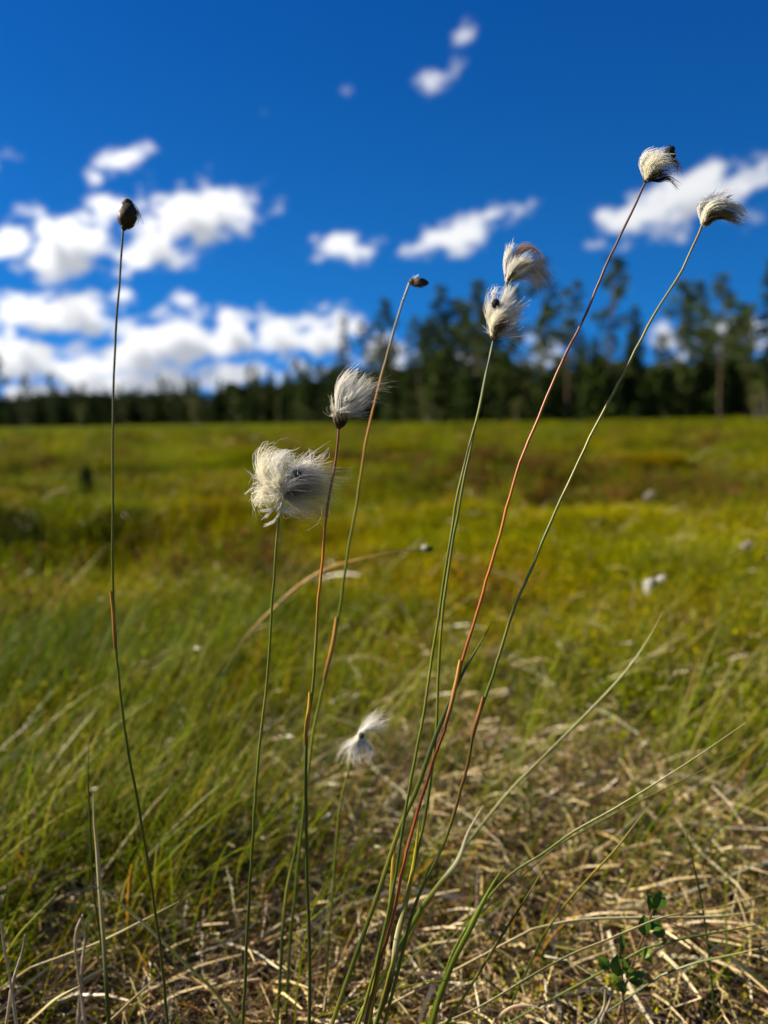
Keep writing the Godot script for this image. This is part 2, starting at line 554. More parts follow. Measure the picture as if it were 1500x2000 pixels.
	h = head(o, 0.33); k = MB.new(); b = MB.new()
	core(k, 665, 818, 13, 18, 5, Color(0.022, 0.018, 0.014))
	lock(b, [P(664, 810), P(662, 775), P(672, 745), P(694, 727)], 300, 8, 11, 0.085, WHITE, 2)
	lock(b, [P(668, 808), P(682, 775), P(704, 742)], 300, 8, 14, 0.085, WHITE, 2)
	lock(b, [P(668, 808), P(694, 782), P(722, 752)], 240, 8, 13, 0.08, WHITE, 2)
	lock(b, [P(670, 812), P(700, 795), P(727, 776)], 180, 7, 11, 0.08, WHITE, 2)
	lock(b, [P(670, 815), P(695, 808), P(716, 800)], 70, 6, 9, 0.075, FILM, 2)
	lock(b, [P(664, 815), P(654, 795), P(657, 770)], 90, 7, 8, 0.085, CREAM, 3)
	lock(b, [P(656, 806), P(672, 802, 10), P(690, 797, 10)], 60, 6, 6, 0.09, WHITE, 2)
	lock(b, [P(690, 815), P(712, 818), P(736, 812)], 5, 6, 8, 0.07, FILM, 2)
	lock(b, [P(656, 812), P(646, 812), P(640, 806)], 20, 5, 6, 0.09, CREAM, 3)
	lock(b, [P(656, 775), P(648, 782), P(643, 794)], 4, 2, 2, 0.09, WHITE, 1)
	lock(b, [P(672, 790), P(712, 760), P(736, 758)], 140, 10, 26, 0.04, FILM, 3)
	fuzz(b, 676, 785, 6, 26, 60, 0.08, WHITE, Vector3(14, -22, 0))
	scales(h, o.position, 662, 838, 13, 34, 6, 9, Color(0.05, 0.035, 0.025))
	finish(h, k, b, o.position)
	# nodding brown bud behind
	o = stalk("slightly blurred stalk ending in a small nodding brown bud", [V(799, 553), V(770, 645), V(741, 745), V(716, 860), V(697, 980), V(680, 1080), V(657, 1220), V(637, 1320), V(612, 1430), V(597, 1560), V(580, 1700), V(566, 1850), V(560, 1980)],
		0.40, 0.44, 0.95, [Color(0.13, 0.11, 0.08), Color(0.16, 0.13, 0.05), ORANGE, OLIVE, GREEN, GREEN, OLIVE, GREEN, DEEP, DEEP], 0.49, 0.10)
	h = head(o, 0.40); k = MB.new(); b = MB.new()
	core(k, 820, 551, 8, 18, 97, Color(0.045, 0.026, 0.014)); core(k, 806, 549, 6, 8, 80, Color(0.06, 0.05, 0.02))
	lock(b, [P(803, 552), P(806, 545), P(812, 543)], 34, 3, 3, 0.13, WHITE, 3)
	scales(h, o.position, 800, 553, 6, 30, 95, 5, Color(0.04, 0.025, 0.015))
	finish(h, k, b, o.position)
	# the pair
	o = stalk("green stalk of the middle pair carrying the lower dark centred head", [V(964, 664), V(934, 800), V(905, 920), V(880, 1050), V(860, 1180), V(836, 1330), V(812, 1480), V(790, 1600), V(765, 1750), V(735, 1880), V(700, 2000)],
		0.33, 0.345, 0.80, [DEEP, OLIVE, Color(0.17, 0.17, 0.02), GREEN, OLIVE, GREEN, DEEP, GREEN, OLIVE])
	h = head(o, 0.33); k = MB.new(); b = MB.new()
	core(k, 968, 640, 10, 20, 8, Color(0.05, 0.035, 0.02)); core(k, 968, 593, 8, 10, 10, Color(0.020, 0.017, 0.013), 9.0)
	lock(b, [P(966, 652, 4), P(962, 632, 14), P(972, 618, 15), P(984, 612, 10)], 240, 8, 10, 0.085, CREAM, 5)
	lock(b, [P(968, 630, 4), P(984, 600, 8), P(996, 580, 4)], 180, 8, 10, 0.085, WHITE, 3)
	lock(b, [P(966, 645), P(957, 620), P(958, 590), P(970, 568)], 120, 7, 8, 0.085, CREAM, 4)
	lock(b, [P(968, 640), P(976, 610), P(988, 582), P(1000, 556)], 220, 7, 11, 0.085, WHITE, 2)
	lock(b, [P(970, 640), P(990, 615), P(1010, 604), P(1030, 590)], 150, 6, 6, 0.085, WHITE, 2)
	lock(b, [P(964, 625, 10), P(975, 615, 12), P(990, 606, 10)], 80, 6, 6, 0.09, WHITE, 3)
	lock(b, [P(966, 648), P(975, 630, 8), P(990, 622, 6)], 220, 8, 10, 0.08, TAN, 4)
	lock(b, [P(968, 645), P(992, 634), P(1014, 614)], 260, 9, 15, 0.045, FILM, 3)
	lock(b, [P(966, 650), P(996, 655), P(1020, 648)], 60, 6, 14, 0.05, FILM, 4)
	lock(b, [P(960, 640), P(952, 615), P(950, 598)], 40, 6, 5, 0.08, WHITE, 4)
	lock(b, [P(962, 652), P(952, 646), P(947, 640)], 16, 5, 5, 0.08, WHITE, 3)
	lock(b, [P(966, 655), P(974, 652, 8), P(980, 640, 8)], 10, 3, 3, 0.11, WHITE, 2)
	lock(b, [P(1020, 640), P(1028, 641), P(1037, 633)], 3, 2, 2, 0.09, WHITE, 1)
	lock(b, [P(962, 575), P(966, 566), P(974, 562)], 40, 5, 6, 0.085, WHITE, 4)
	lock(b, [P(965, 657, 11), P(968, 644, 16), P(980, 630, 16)], 90, 5, 6, 0.085, Color(0.20, 0.15, 0.09), 2)
	fuzz(b, 972, 612, 6, 22, 50, 0.08, WHITE, Vector3(14, -10, 0))
	scales(h, o.position, 963, 666, 9, 30, 8, 7, Color(0.04, 0.028, 0.018))
	finish(h, k, b, o.position)
	o = stalk("green stalk of the middle pair carrying the upper brown capped head", [V(992, 552), V(978, 610), V(962, 680), V(940, 768), V(920, 870), V(896, 990), V(876, 1120), V(858, 1280), V(850, 1440), V(836, 1560), V(812, 1680), V(786, 1800), V(760, 1900), V(735, 2000)],
		0.336, 0.35, 0.80, [DARK, Color(0.08, 0.07, 0.03), DEEP, OLIVE, GREEN, OLIVE, GREEN, DEEP, OLIVE, Color(0.22, 0.19, 0.02), DEEP])
	h = head(o, 0.336); k = MB.new(); b = MB.new()
	core(k, 996, 540, 7, 14, 10, Color(0.05, 0.035, 0.02)); core(k, 1010, 514, 7, 9, 40, Color(0.10, 0.07, 0.04))
	lock(b, [P(993, 546, 4), P(1000, 520, 12), P(1012, 500, 10)], 200, 6, 9, 0.085, WHITE, 2)
	lock(b, [P(994, 545, 4), P(1012, 530, 12), P(1034, 520, 8)], 160, 6, 9, 0.085, CREAM, 2)
	lock(b, [P(991, 548), P(988, 515), P(994, 490), P(999, 476)], 190, 5, 6, 0.085, WHITE, 2)
	lock(b, [P(996, 500), P(1000, 480), P(1003, 462)], 10, 5, 2, 0.07, WHITE, 1)
	lock(b, [P(992, 546), P(1002, 510), P(1024, 484), P(1046, 492), P(1058, 515)], 190, 6, 9, 0.08, Color(0.55, 0.42, 0.32), 2)
	lock(b, [P(993, 545), P(1008, 522, 10), P(1022, 508, 12), P(1040, 498, 8)], 150, 6, 8, 0.085, CREAM, 2)
	lock(b, [P(994, 545), P(1014, 530, 8), P(1030, 515, 10), P(1040, 505, 8)], 50, 3, 4, 0.11, WHITE, 1)
	lock(b, [P(994, 547), P(1016, 534, 8), P(1040, 516, 8)], 40, 3, 5, 0.10, WHITE, 1)
	lock(b, [P(994, 545), P(1022, 518), P(1050, 528), P(1066, 552)], 420, 8, 19, 0.05, Color(0.62, 0.55, 0.47), 3)
	lock(b, [P(996, 545), P(1030, 540), P(1062, 546)], 130, 7, 14, 0.045, FILM, 3)
	lock(b, [P(993, 549, 10), P(1002, 532, 15), P(1018, 522, 14)], 60, 4, 5, 0.085, Color(0.16, 0.12, 0.07), 2)
	fuzz(b, 1008, 515, 6, 20, 45, 0.08, WHITE, Vector3(14, -4, 0))
	scales(h, o.position, 991, 555, 8, 26, 10, 6, Color(0.06, 0.035, 0.02))
	finish(h, k, b, o.position)
	# the long red stem
	o = stalk("tall leaning red stem whose rounded cream head has a black tip", [V(1259, 358), V(1220, 441), V(1180, 531), V(1140, 622), V(1100, 702), V(1060, 792), V(1025, 882), V(995, 972), V(966, 1080), V(940, 1165), V(912, 1262), V(893, 1335), V(866, 1430), V(844, 1492), V(812, 1595), V(788, 1700), V(765, 1800), V(742, 1880), V(716, 1990)],
		0.33, 0.345, 0.84, [Color(0.09, 0.06, 0.045), Color(0.10, 0.055, 0.035), Color(0.14, 0.05, 0.02), Color(0.27, 0.07, 0.012), Color(0.36, 0.09, 0.010), Color(0.38, 0.12, 0.010), Color(0.36, 0.10, 0.010), Color(0.27, 0.06, 0.010), Color(0.13, 0.025, 0.010), Color(0.11, 0.02, 0.010), Color(0.30, 0.08, 0.02), Color(0.16, 0.03, 0.012), Color(0.12, 0.05, 0.01)], 0.575, 0.085, Color(0.50, 0.25, 0.06))
	h = head(o, 0.33); k = MB.new(); b = MB.new()
	core(k, 1278, 334, 10, 13, 30, Color(0.05, 0.035, 0.02)); core(k, 1309, 294, 8, 10, 60, Color(0.012, 0.014, 0.010)); core(k, 1315, 303, 5, 6, 0, Color(0.012, 0.012, 0.012))
	lock(b, [P(1266, 346, 6), P(1268, 328, 16), P(1276, 316, 16)], 220, 8, 9, 0.085, CREAM, 4)
	lock(b, [P(1272, 338, 6), P(1284, 322, 16), P(1300, 318, 12), P(1314, 322, 4)], 200, 8, 9, 0.08, CREAM, 3)
	lock(b, [P(1266, 330), P(1274, 308, 6), P(1294, 300, 4)], 160, 7, 8, 0.085, WHITE, 3)
	lock(b, [P(1264, 348), P(1254, 324), P(1266, 303), P(1296, 298)], 330, 6, 7, 0.085, WHITE, 3)
	lock(b, [P(1264, 346, 4), P(1266, 322, 12), P(1284, 310, 12), P(1308, 312, 4)], 280, 6, 7, 0.085, CREAM, 3)
	lock(b, [P(1270, 340), P(1290, 318, 8), P(1310, 312), P(1322, 322), P(1327, 340)], 170, 6, 4, 0.08, TAN, 2)
	lock(b, [P(1266, 350), P(1286, 352), P(1306, 346), P(1326, 366)], 110, 4, 4, 0.08, Color(0.07, 0.06, 0.035), 2)
	lock(b, [P(1270, 345), P(1296, 338), P(1312, 336)], 170, 6, 9, 0.06, TAN, 3)
	lock(b, [P(1272, 320, 14), P(1284, 324, 15), P(1286, 334, 15), P(1277, 348, 14)], 9, 1, 1, 0.12, CREAM, 1)
	lock(b, [P(1264, 342, 13), P(1276, 343, 14), P(1290, 341, 12)], 14, 2, 2, 0.11, WHITE, 1)
	lock(b, [P(1300, 304), P(1308, 292), P(1314, 285)], 60, 5, 4, 0.10, DARK, 2)
	lock(b, [P(1265, 351, 12), P(1275, 342, 18), P(1294, 336, 15)], 90, 4, 6, 0.085, Color(0.11, 0.08, 0.045), 2)
	fuzz(b, 1280, 318, 8, 17, 40, 0.08, WHITE, Vector3(10, 0, 0))
	scales(h, o.position, 1260, 356, 11, 24, 30, 7, Color(0.07, 0.045, 0.02))
	finish(h, k, b, o.position)
	# the rightmost
	o = stalk("rightmost tall yellow green stalk with a cream head swept to the right", [V(1371, 441), V(1330, 530), V(1275, 622), V(1222, 720), V(1179, 802), V(1130, 900), V(1086, 1000), V(1046, 1090), V(1010, 1172), V(980, 1262), V(950, 1360), V(926, 1430), V(905, 1520), V(870, 1640), V(822, 1740), V(790, 1850), V(752, 1990)],
		0.325, 0.35, 0.84, [Color(0.12, 0.09, 0.04), Color(0.18, 0.18, 0.07), OLIVE, Color(0.19, 0.18, 0.02), OLIVE, GREEN, OLIVE, GREEN, DEEP, Color(0.10, 0.04, 0.012), GREEN, DEEP, GREEN], 0.625, 0.07, Color(0.26, 0.10, 0.03))
	h = head(o, 0.325); k = MB.new(); b = MB.new()
	core(k, 1383, 426, 10, 13, 35, Color(0.05, 0.036, 0.018))
	lock(b, [P(1376, 434, 6), P(1382, 412, 16), P(1398, 402, 14), P(1416, 402, 8)], 260, 8, 8, 0.085, CREAM, 3)
	lock(b, [P(1374, 430), P(1380, 402, 4), P(1398, 390, 4)], 160, 7, 8, 0.085, WHITE, 3)
	lock(b, [P(1380, 436, 8), P(1398, 418, 14), P(1424, 412, 8), P(1444, 420)], 200, 7, 7, 0.08, Color(0.5, 0.4, 0.25), 2)
	lock(b, [P(1374, 434), P(1367, 408), P(1376, 394), P(1394, 384)], 190, 5, 6, 0.085, WHITE, 2)
	lock(b, [P(1374, 434, 4), P(1384, 406, 12), P(1406, 392, 10), P(1424, 392)], 280, 6, 7, 0.085, WHITE, 2)
	lock(b, [P(1376, 434), P(1394, 412, 12), P(1420, 402, 8), P(1442, 404), P(1456, 424)], 300, 6, 5, 0.085, CREAM, 2)
	lock(b, [P(1378, 436), P(1404, 424), P(1428, 428), P(1448, 438)], 150, 5, 4, 0.08, TAN, 2)
	lock(b, [P(1390, 395), P(1404, 376), P(1424, 364)], 34, 7, 8, 0.07, WHITE, 2)
	lock(b, [P(1396, 390), P(1414, 378), P(1434, 374)], 24, 7, 8, 0.07, WHITE, 2)
	lock(b, [P(1440, 410), P(1452, 420), P(1466, 430)], 10, 3, 3, 0.09, WHITE, 2)
	lock(b, [P(1410, 415), P(1430, 425), P(1444, 430)], 160, 8, 10, 0.05, FILM, 3)
	lock(b, [P(1376, 436, 8), P(1388, 426, 13), P(1400, 420, 12)], 70, 5, 5, 0.085, TAN, 3)
	lock(b, [P(1416, 392), P(1420, 386), P(1432, 384)], 14, 3, 3, 0.11, DARK, 2)
	lock(b, [P(1375, 437, 12), P(1387, 428, 18), P(1410, 424, 14)], 100, 4, 6, 0.085, Color(0.13, 0.09, 0.05), 2)
	fuzz(b, 1394, 405, 8, 20, 45, 0.08, WHITE, Vector3(16, 0, 0))
	scales(h, o.position, 1372, 441, 10, 26, 35, 7, Color(0.05, 0.035, 0.02))
	finish(h, k, b, o.position)
	# short white tuft low in the middle
	o = stalk("short stalk low in the middle with a drooping pure white tuft", [V(702, 1440), V(685, 1490), V(668, 1560), V(656, 1650), V(648, 1760), V(640, 1860)],
		0.43, 0.45, 0.8, [GREEN, OLIVE, GREEN, DEEP])
	h = head(o, 0.43); k = MB.new(); b = MB.new()
	core(k, 706, 1436, 6, 7, 20, Color(0.05, 0.045, 0.04), 8.0)
	lock(b, [P(704, 1436), P(714, 1418), P(730, 1406), P(744, 1404)], 150, 7, 11, 0.09, WHITE, 6)
	lock(b, [P(704, 1436, 4), P(718, 1422, 8), P(736, 1414, 6), P(754, 1414)], 160, 6, 8, 0.085, WHITE, 5)
	fuzz(b, 718, 1420, 4, 13, 60, 0.09, WHITE, Vector3(12, -7, 0))
	lock(b, [P(702, 1436), P(690, 1446), P(674, 1458), P(668, 1479)], 70, 5, 6, 0.10, WHITE, 4)
	lock(b, [P(703, 1438, 4), P(692, 1454, 8), P(688, 1470, 8), P(692, 1486, 6)], 110, 6, 7, 0.10, WHITE, 5)
	lock(b, [P(704, 1440, 4), P(702, 1458, 8), P(698, 1474, 8), P(699, 1486, 6)], 90, 6, 8, 0.10, WHITE, 5)
	lock(b, [P(706, 1440), P(714, 1454), P(718, 1468), P(716, 1484)], 150, 6, 8, 0.09, WHITE, 5)
	fuzz(b, 699, 1452, 5, 16, 60, 0.09, WHITE, Vector3(-2, 12, 0))
	finish(h, k, b, o.position)
	# white tuft out in the meadow on the right
	o = stalk("blurred small white tuft alone in the meadow on the right", [V(1276, 1142), V(1290, 1172), V(1302, 1215), V(1308, 1280)], 0.80, 0.84, 0.6, [GREEN, DEEP, DEEP])
	h = head(o, 0.80); k = MB.new(); b = MB.new()
	core(k, 1278, 1138, 5, 6, 20, Color(0.05, 0.05, 0.05))
	fuzz(b, 1270, 1136, 0, 11, 150, 0.2, WHITE, Vector3(-5, 4, 0))
	fuzz(b, 1285, 1132, 0, 9, 130, 0.2, WHITE, Vector3(9, -1, 0))
	lock(b, [P(1278, 1138), P(1266, 1142), P(1266, 1154)], 90, 5, 6, 0.2, WHITE, 3)
	finish(h, k, b, o.position)
	for q in [[1266, 969, 2.1, 11, "tiny pale tuft in the grass above the blurred white tuft"], [1456, 1066, 1.35, 12, "tiny grey white tuft near the right edge of the meadow"], [1320, 1122, 1.7, 8, "faint whitish tuft just behind the blurred white tuft"]]:
		o = stalk(q[4], [V(q[0], q[1]), V(q[0] + 6, q[1] + 30), V(q[0] + 9, q[1] + 60)], q[2], q[2] + 0.02, 1.1, [GREEN, DEEP])
		h = head(o, q[2]); k = MB.new(); b = MB.new()
		core(k, q[0], q[1], q[3] * 0.3, q[3] * 0.4, 0, Color(0.08, 0.06, 0.05))
		lock(b, [P(q[0], q[1]), P(q[0] + q[3] * 0.5, q[1] - q[3] * 0.5), P(q[0] + q[3], q[1])], 90, q[3] * 0.4, q[3] * 0.6, 0.3, Color(0.72, 0.66, 0.6), 1)
		lock(b, [P(q[0], q[1]), P(q[0] - q[3] * 0.5, q[1]), P(q[0] - q[3] * 0.5, q[1] + q[3] * 0.6)], 70, q[3] * 0.4, q[3] * 0.6, 0.3, Color(0.72, 0.66, 0.6), 1)
		finish(h, k, b, o.position)
	# orange stalk bent right over
	o = stalk("orange stalk bent over in an arch to a small dark bud", [V(838, 1074), V(770, 1078), V(702, 1092), V(650, 1106), V(600, 1132), V(540, 1182), V(482, 1242), V(440, 1310), V(415, 1380)],
		0.60, 0.66, 0.8, [DARK, Color(0.10, 0.07, 0.03), Color(0.42, 0.26, 0.05), Color(0.55, 0.24, 0.012), Color(0.58, 0.25, 0.010), Color(0.60, 0.30, 0.03), Color(0.2, 0.13, 0.03), GREEN, DEEP], 0.52, 0.10, Color(0.5, 0.24, 0.02))
	h = head(o, 0.60); k = MB.new(); b = MB.new()
	core(k, 836, 1073, 5, 11, 85, DARK)
	lock(b, [P(830, 1073), P(827, 1070, 3), P(834, 1069, 4)], 40, 3, 3, 0.2, WHITE, 2)
	finish(h, k, b, o.position)

func long_blades() -> void:
	rng.seed = 77
	blade("sedge_blade", "dark green pointed blade crossing in front of the red stem", "grass blade", [V(962, 1213), V(935, 1262), V(900, 1322), V(850, 1440), V(815, 1540), V(780, 1620), V(735, 1755), V(690, 1880), V(650, 1995)], 0.335, 0.35, 1.9, [OLIVE, DEEP, DEEP, Color(0.06, 0.08, 0.01), OLIVE, DEEP, OLIVE])
	blade("sedge_blade", "longest pale green blade leaning far out to the right", "grass blade", [V(1457, 1411), V(1372, 1470), V(1284, 1528), V(1200, 1580), V(1120, 1625), V(1060, 1668), V(1000, 1706), V(950, 1760), V(890, 1850), V(842, 1985)], 0.345, 0.41, 1.8, [PALE, Color(0.34, 0.36, 0.10), Color(0.26, 0.30, 0.06), Color(0.16, 0.2, 0.03), Color(0.2, 0.24, 0.04), Color(0.15, 0.2, 0.02)])
	blade("sedge_blade", "thin blade running just under the longest pale green blade", "grass blade", [V(1500, 1440), V(1400, 1490), V(1300, 1540), V(1200, 1590), V(1090, 1650)], 0.40, 0.42, 1.6, [OLIVE, Color(0.2, 0.22, 0.04), OLIVE, GREEN])
	blade("sedge_blade", "thin yellow blade with a tan tip rising at lower right", "grass blade", [V(1281, 1557), V(1240, 1610), V(1200, 1662), V(1150, 1715), V(1100, 1772), V(1060, 1830)], 0.37, 0.41, 1.5, [STRAW, STRAW, Color(0.38, 0.30, 0.03), Color(0.28, 0.25, 0.02), GREEN])
	blade("sedge_blade", "pale green blade bending down to the right at lower left", "grass blade", [V(150, 1722), V(200, 1738), V(240, 1768), V(290, 1812), V(350, 1870), V(416, 1932)], 0.36, 0.385, 2.0, [GREEN, PALE, Color(0.42, 0.40, 0.13), Color(0.5, 0.46, 0.2), Color(0.36, 0.36, 0.08), Color(0.3, 0.3, 0.06)])
	blade("sedge_blade", "thin straight dark stem in front of the lower right straw", "grass stem", [V(1066, 1688), V(1030, 1750), V(990, 1812), V(955, 1868), V(920, 1925), V(872, 2000)], 0.335, 0.35, 1.2, [STRAW, DEEP, Color(0.07, 0.06, 0.015), OLIVE, OLIVE])
	blade("sedge_blade", "blurred pale blade curving up towards the meadow's white tuft", "grass blade", [V(1296, 1192), V(1262, 1255), V(1215, 1320), V(1150, 1390), V(1062, 1478), V(1000, 1540), V(950, 1600), V(890, 1680), V(820, 1790)], 0.43, 0.46, 1.5, [STRAW, PALE, Color(0.3, 0.3, 0.1), OLIVE, Color(0.36, 0.34, 0.14), GREEN, DEEP])
	blade("dry_stalk", "pale greenish dry stalk standing upright at far left", "dry stalk", [V(182, 1540), V(184, 1600), V(190, 1660), V(195, 1740), V(202, 1830), V(208, 1930)], 0.37, 0.385, 2.3, [PALE, STRAW, Color(0.4, 0.38, 0.2), Color(0.3, 0.27, 0.12), DEEP], 0.6)
	blade("dry_stalk", "thin dark stem with a purplish tip beside the pale stalk", "grass stem", [V(176, 1420), V(172, 1500), V(176, 1600), V(181, 1720), V(190, 1790)], 0.38, 0.39, 1.2, [Color(0.25, 0.16, 0.18), DEEP, DEEP, Color(0.05, 0.04, 0.01)], 0.7)
	blade("straw_blade", "long arching straw lying across the leafy sprig", "dry straw", [V(1505, 1745), V(1400, 1772), V(1300, 1790), V(1235, 1815), V(1180, 1838), V(1120, 1862), V(1040, 1905), V(940, 1965), V(860, 2000)], 0.37, 0.39, 1.7, [Color(0.3, 0.27, 0.09), STRAW, PALE, STRAW, Color(0.4, 0.36, 0.15), GREEN, Color(0.3, 0.3, 0.12), STRAW])
	blade("straw_blade", "pale straw lying level above the leafy sprig", "dry straw", [V(1500, 1774), V(1420, 1788), V(1330, 1792), V(1215, 1793), V(1120, 1798), V(1040, 1815)], 0.40, 0.42, 1.7, [Color(0.3, 0.28, 0.08), PALE, STRAW, PALE, PALE, STRAW])
	blade("sedge_blade", "yellow striped blade running down to the lower right corner", "grass blade", [V(1300, 1800), V(1360, 1825), V(1420, 1865), V(1480, 1910), V(1530, 1950)], 0.385, 0.40, 2.0, [OLIVE, Color(0.3, 0.28, 0.04), PALE, Color(0.3, 0.3, 0.05), GREEN])
	blade("sedge_blade", "thin green stem crossing low from the right edge", "grass stem", [V(1510, 1800), V(1420, 1818), V(1340, 1832), V(1260, 1852)], 0.37, 0.39, 1.2, [OLIVE, DEEP, DEEP, GREEN])
	blade("sedge_blade", "lowest thin green stem from the right edge", "grass stem", [V(1510, 1846), V(1440, 1862), V(1360, 1880), V(1290, 1905)], 0.37, 0.39, 1.1, [OLIVE, OLIVE, GREEN, DEEP])
	blade("sedge_blade", "dark upright stem in the golden straw at right", "grass stem", [V(1340, 1620), V(1355, 1690), V(1370, 1760), V(1382, 1840)], 0.42, 0.43, 1.2, [DEEP, DEEP, DEEP, DEEP])
	blade("sedge_blade", "bright green broad blade left of the long pale blade's foot", "grass blade", [V(985, 1690), V(950, 1750), V(918, 1815), V(885, 1880), V(858, 1950)], 0.37, 0.385, 2.6, [Color(0.16, 0.2, 0.03), Color(0.14, 0.2, 0.02), GREEN, GREEN])
	blade("sedge_blade", "dry folded grey blade standing right of the red stem", "grass blade", [V(945, 1572), V(915, 1625), V(895, 1680), V(860, 1725), V(825, 1770)], 0.40, 0.41, 2.4, [STRAW, Color(0.4, 0.38, 0.26), Color(0.36, 0.34, 0.2), OLIVE, GREEN])
	blade("sedge_blade", "yellow sheathed blade tight against the red stem's foot", "grass blade", [V(775, 1620), V(768, 1680), V(765, 1750), V(758, 1800), V(740, 1880)], 0.345, 0.35, 2.6, [ORANGE, Color(0.42, 0.30, 0.02), OLIVE, DEEP, OLIVE])
	blade("sedge_blade", "bright yellow green blade right of the red stem's foot", "grass blade", [V(820, 1590), V(812, 1660), V(798, 1740), V(775, 1830), V(762, 1920), V(735, 1995)], 0.345, 0.35, 2.2, [GREEN, Color(0.42, 0.34, 0.02), Color(0.32, 0.28, 0.03), PALE, Color(0.06, 0.03, 0.01), OLIVE])
	blade("sedge_blade", "green blade standing left of the white tuft's stalk", "grass blade", [V(585, 1600), V(575, 1670), V(560, 1740), V(552, 1820)], 0.41, 0.42, 1.8, [OLIVE, GREEN, Color(0.2, 0.2, 0.03), DEEP])
	blade("sedge_blade", "thin yellow stem rising near the bottom centre", "grass stem", [V(730, 1930), V(715, 1960), V(700, 1990)], 0.35, 0.355, 2.0, [OLIVE, Color(0.3, 0.3, 0.03), OLIVE])
	blade("straw_blade", "thin straw crossing under the bending pale green blade", "dry straw", [V(350, 1760), V(290, 1792), V(225, 1826), V(170, 1850), V(60, 1890)], 0.40, 0.42, 1.3, [PALE, STRAW, PALE, STRAW, STRAW])
	blade("straw_blade", "pale straw in the lower left corner rising to the right", "dry straw", [V(156, 1925), V(110, 1950), V(70, 1985), V(40, 2010)], 0.385, 0.40, 1.6, [STRAW, PALE, STRAW, STRAW])
	blade("straw_blade", "grey straw leaning beside the far left bud's stem", "dry straw", [V(312, 1905), V(270, 1942), V(225, 1985), V(200, 2005)], 0.385, 0.40, 1.4, [Color(0.3, 0.27, 0.2), STRAW, STRAW, STRAW])
	blade("straw_blade", "curved reddish straw near the bottom right centre", "dry straw", [V(1065, 1975), V(1035, 1964), V(1000, 1968), V(970, 1990), V(960, 2005)], 0.38, 0.39, 1.8, [STRAW, Color(0.42, 0.3, 0.18), Color(0.4, 0.26, 0.16), STRAW])

func twig(label: String, stems: Array, d: float) -> void:
	var o := MeshInstance3D.new()
	o.name = numbered("dry_twig")
	var mb := MB.new()
	var foot := Vector3.ZERO
	for s in stems:
		var p := stem_path(s, d, d + 0.015)
		var r := PackedFloat32Array()
		var cs := PackedColorArray()
		for i in p.size():
			r.append(0.0009 * lerpf(0.6, 1.1, float(i) / p.size()) * rng.randf_range(0.85, 1.15))
			cs.append(vary(Color(0.31, 0.26, 0.19), 0.3))
		if foot == Vector3.ZERO: foot = p[p.size() - 1]
		mb.tube(p, r, cs, 6)
	o.mesh = shift(mb, foot).mesh(mat.twig)
	o.position = foot
	add_child(o, true)
	tag(o, label, "twig", "bleached twigs in the moss")

func sprig() -> void:
	rng.seed = 9
	var foot := at(1222, 1985, 0.42)
	foot.y = ground(foot.x, foot.z) - 0.005
	var o := base("leafy_sprig", foot)
	tag(o, "small woody sprig with round dark glossy leaves at lower right", "dwarf shrub")
	for s in [[V(1276, 1775), V(1262, 1815), V(1240, 1870), V(1222, 1925)], [V(1216, 1880), V(1215, 1905), V(1216, 1940), V(1222, 1975)], [V(1210, 1840), V(1213, 1880), V(1216, 1920)]]:
		var p := stem_path(s, 0.385, 0.40)
		var r := PackedFloat32Array()
		var cs := PackedColorArray()
		for i in p.size():
			r.append(0.0006); cs.append(vary(Color(0.10, 0.06, 0.03), 0.2))
		var mb := MB.new()
		mb.tube(p, r, cs, 6)
		part("twig", shift(mb, foot), mat.stem, o)
	# centre, length and width (pixels), turn, how far it faces the eye, colour
	for q in [[1287, 1760, 30, 22, 30, 0.7, 0], [1273, 1768, 34, 16, -10, 0.5, 0], [1281, 1808, 22, 20, 70, 0.3, 0], [1289, 1822, 26, 14, 100, 0.8, 0], [1258, 1808, 30, 20, 10, 0.6, 0], [1208, 1886, 32, 30, 5, 0.9, 0], [1180, 1882, 24, 18, -40, 0.6, 0], [1232, 1900, 22, 14, 60, 0.4, 1], [1250, 1905, 26, 14, 85, 0.2, 1], [1244, 1916, 28, 14, 100, 0.6, 0], [1215, 1928, 26, 18, 120, 0.5, 0], [1202, 1910, 22, 12, -70, 0.3, 1], [1262, 1862, 20, 12, 40, 0.3, 1], [1215, 1840, 38, 9, 3, 0.9, 0], [1262, 1870, 22, 10, -60, 0.5, 1]]:
		var mb := MB.new()
		var s := 0.388 / FOCAL
		var t := deg_to_rad(q[4])
		var along: Vector3 = (cam_basis * Vector3(sin(t), cos(t), -0.3)).normalized()
		var facing: Vector3 = (cam_basis.z * q[5] + Vector3.UP * (1.0 - q[5])).normalized()
		var side := along.cross(facing).normalized()
		var up := side.cross(along)
		var p := PackedVector3Array()
		var c := at(q[0], q[1], 0.388) - foot
		var col := Color(0.045, 0.095, 0.008) if q[6] == 0 else Color(0.12, 0.17, 0.015)
		var rows := 7
		for i in rows:
			var a := float(i) / (rows - 1)
			var w: float = q[3] * 0.62 * s * pow(maxf(sin(PI * clampf(a, 0.015, 0.985)), 0.0), 0.7)
			var mid: Vector3 = c + along * (a - 0.5) * q[2] * 1.2 * s - up * pow(a - 0.5, 2) * q[2] * s * 0.5
			p.append(mid - side * w + up * w * 0.3); p.append(mid); p.append(mid + side * w + up * w * 0.3)
		for i in rows - 1:
			for j in 2:
				var k := i * 3 + j
				mb.tri(p[k], p[k + 1], p[k + 3], vary(col, 0.08))
				mb.tri(p[k + 1], p[k + 4], p[k + 3], vary(col, 0.08))
		part("leaf", mb, mat.leaf, o)

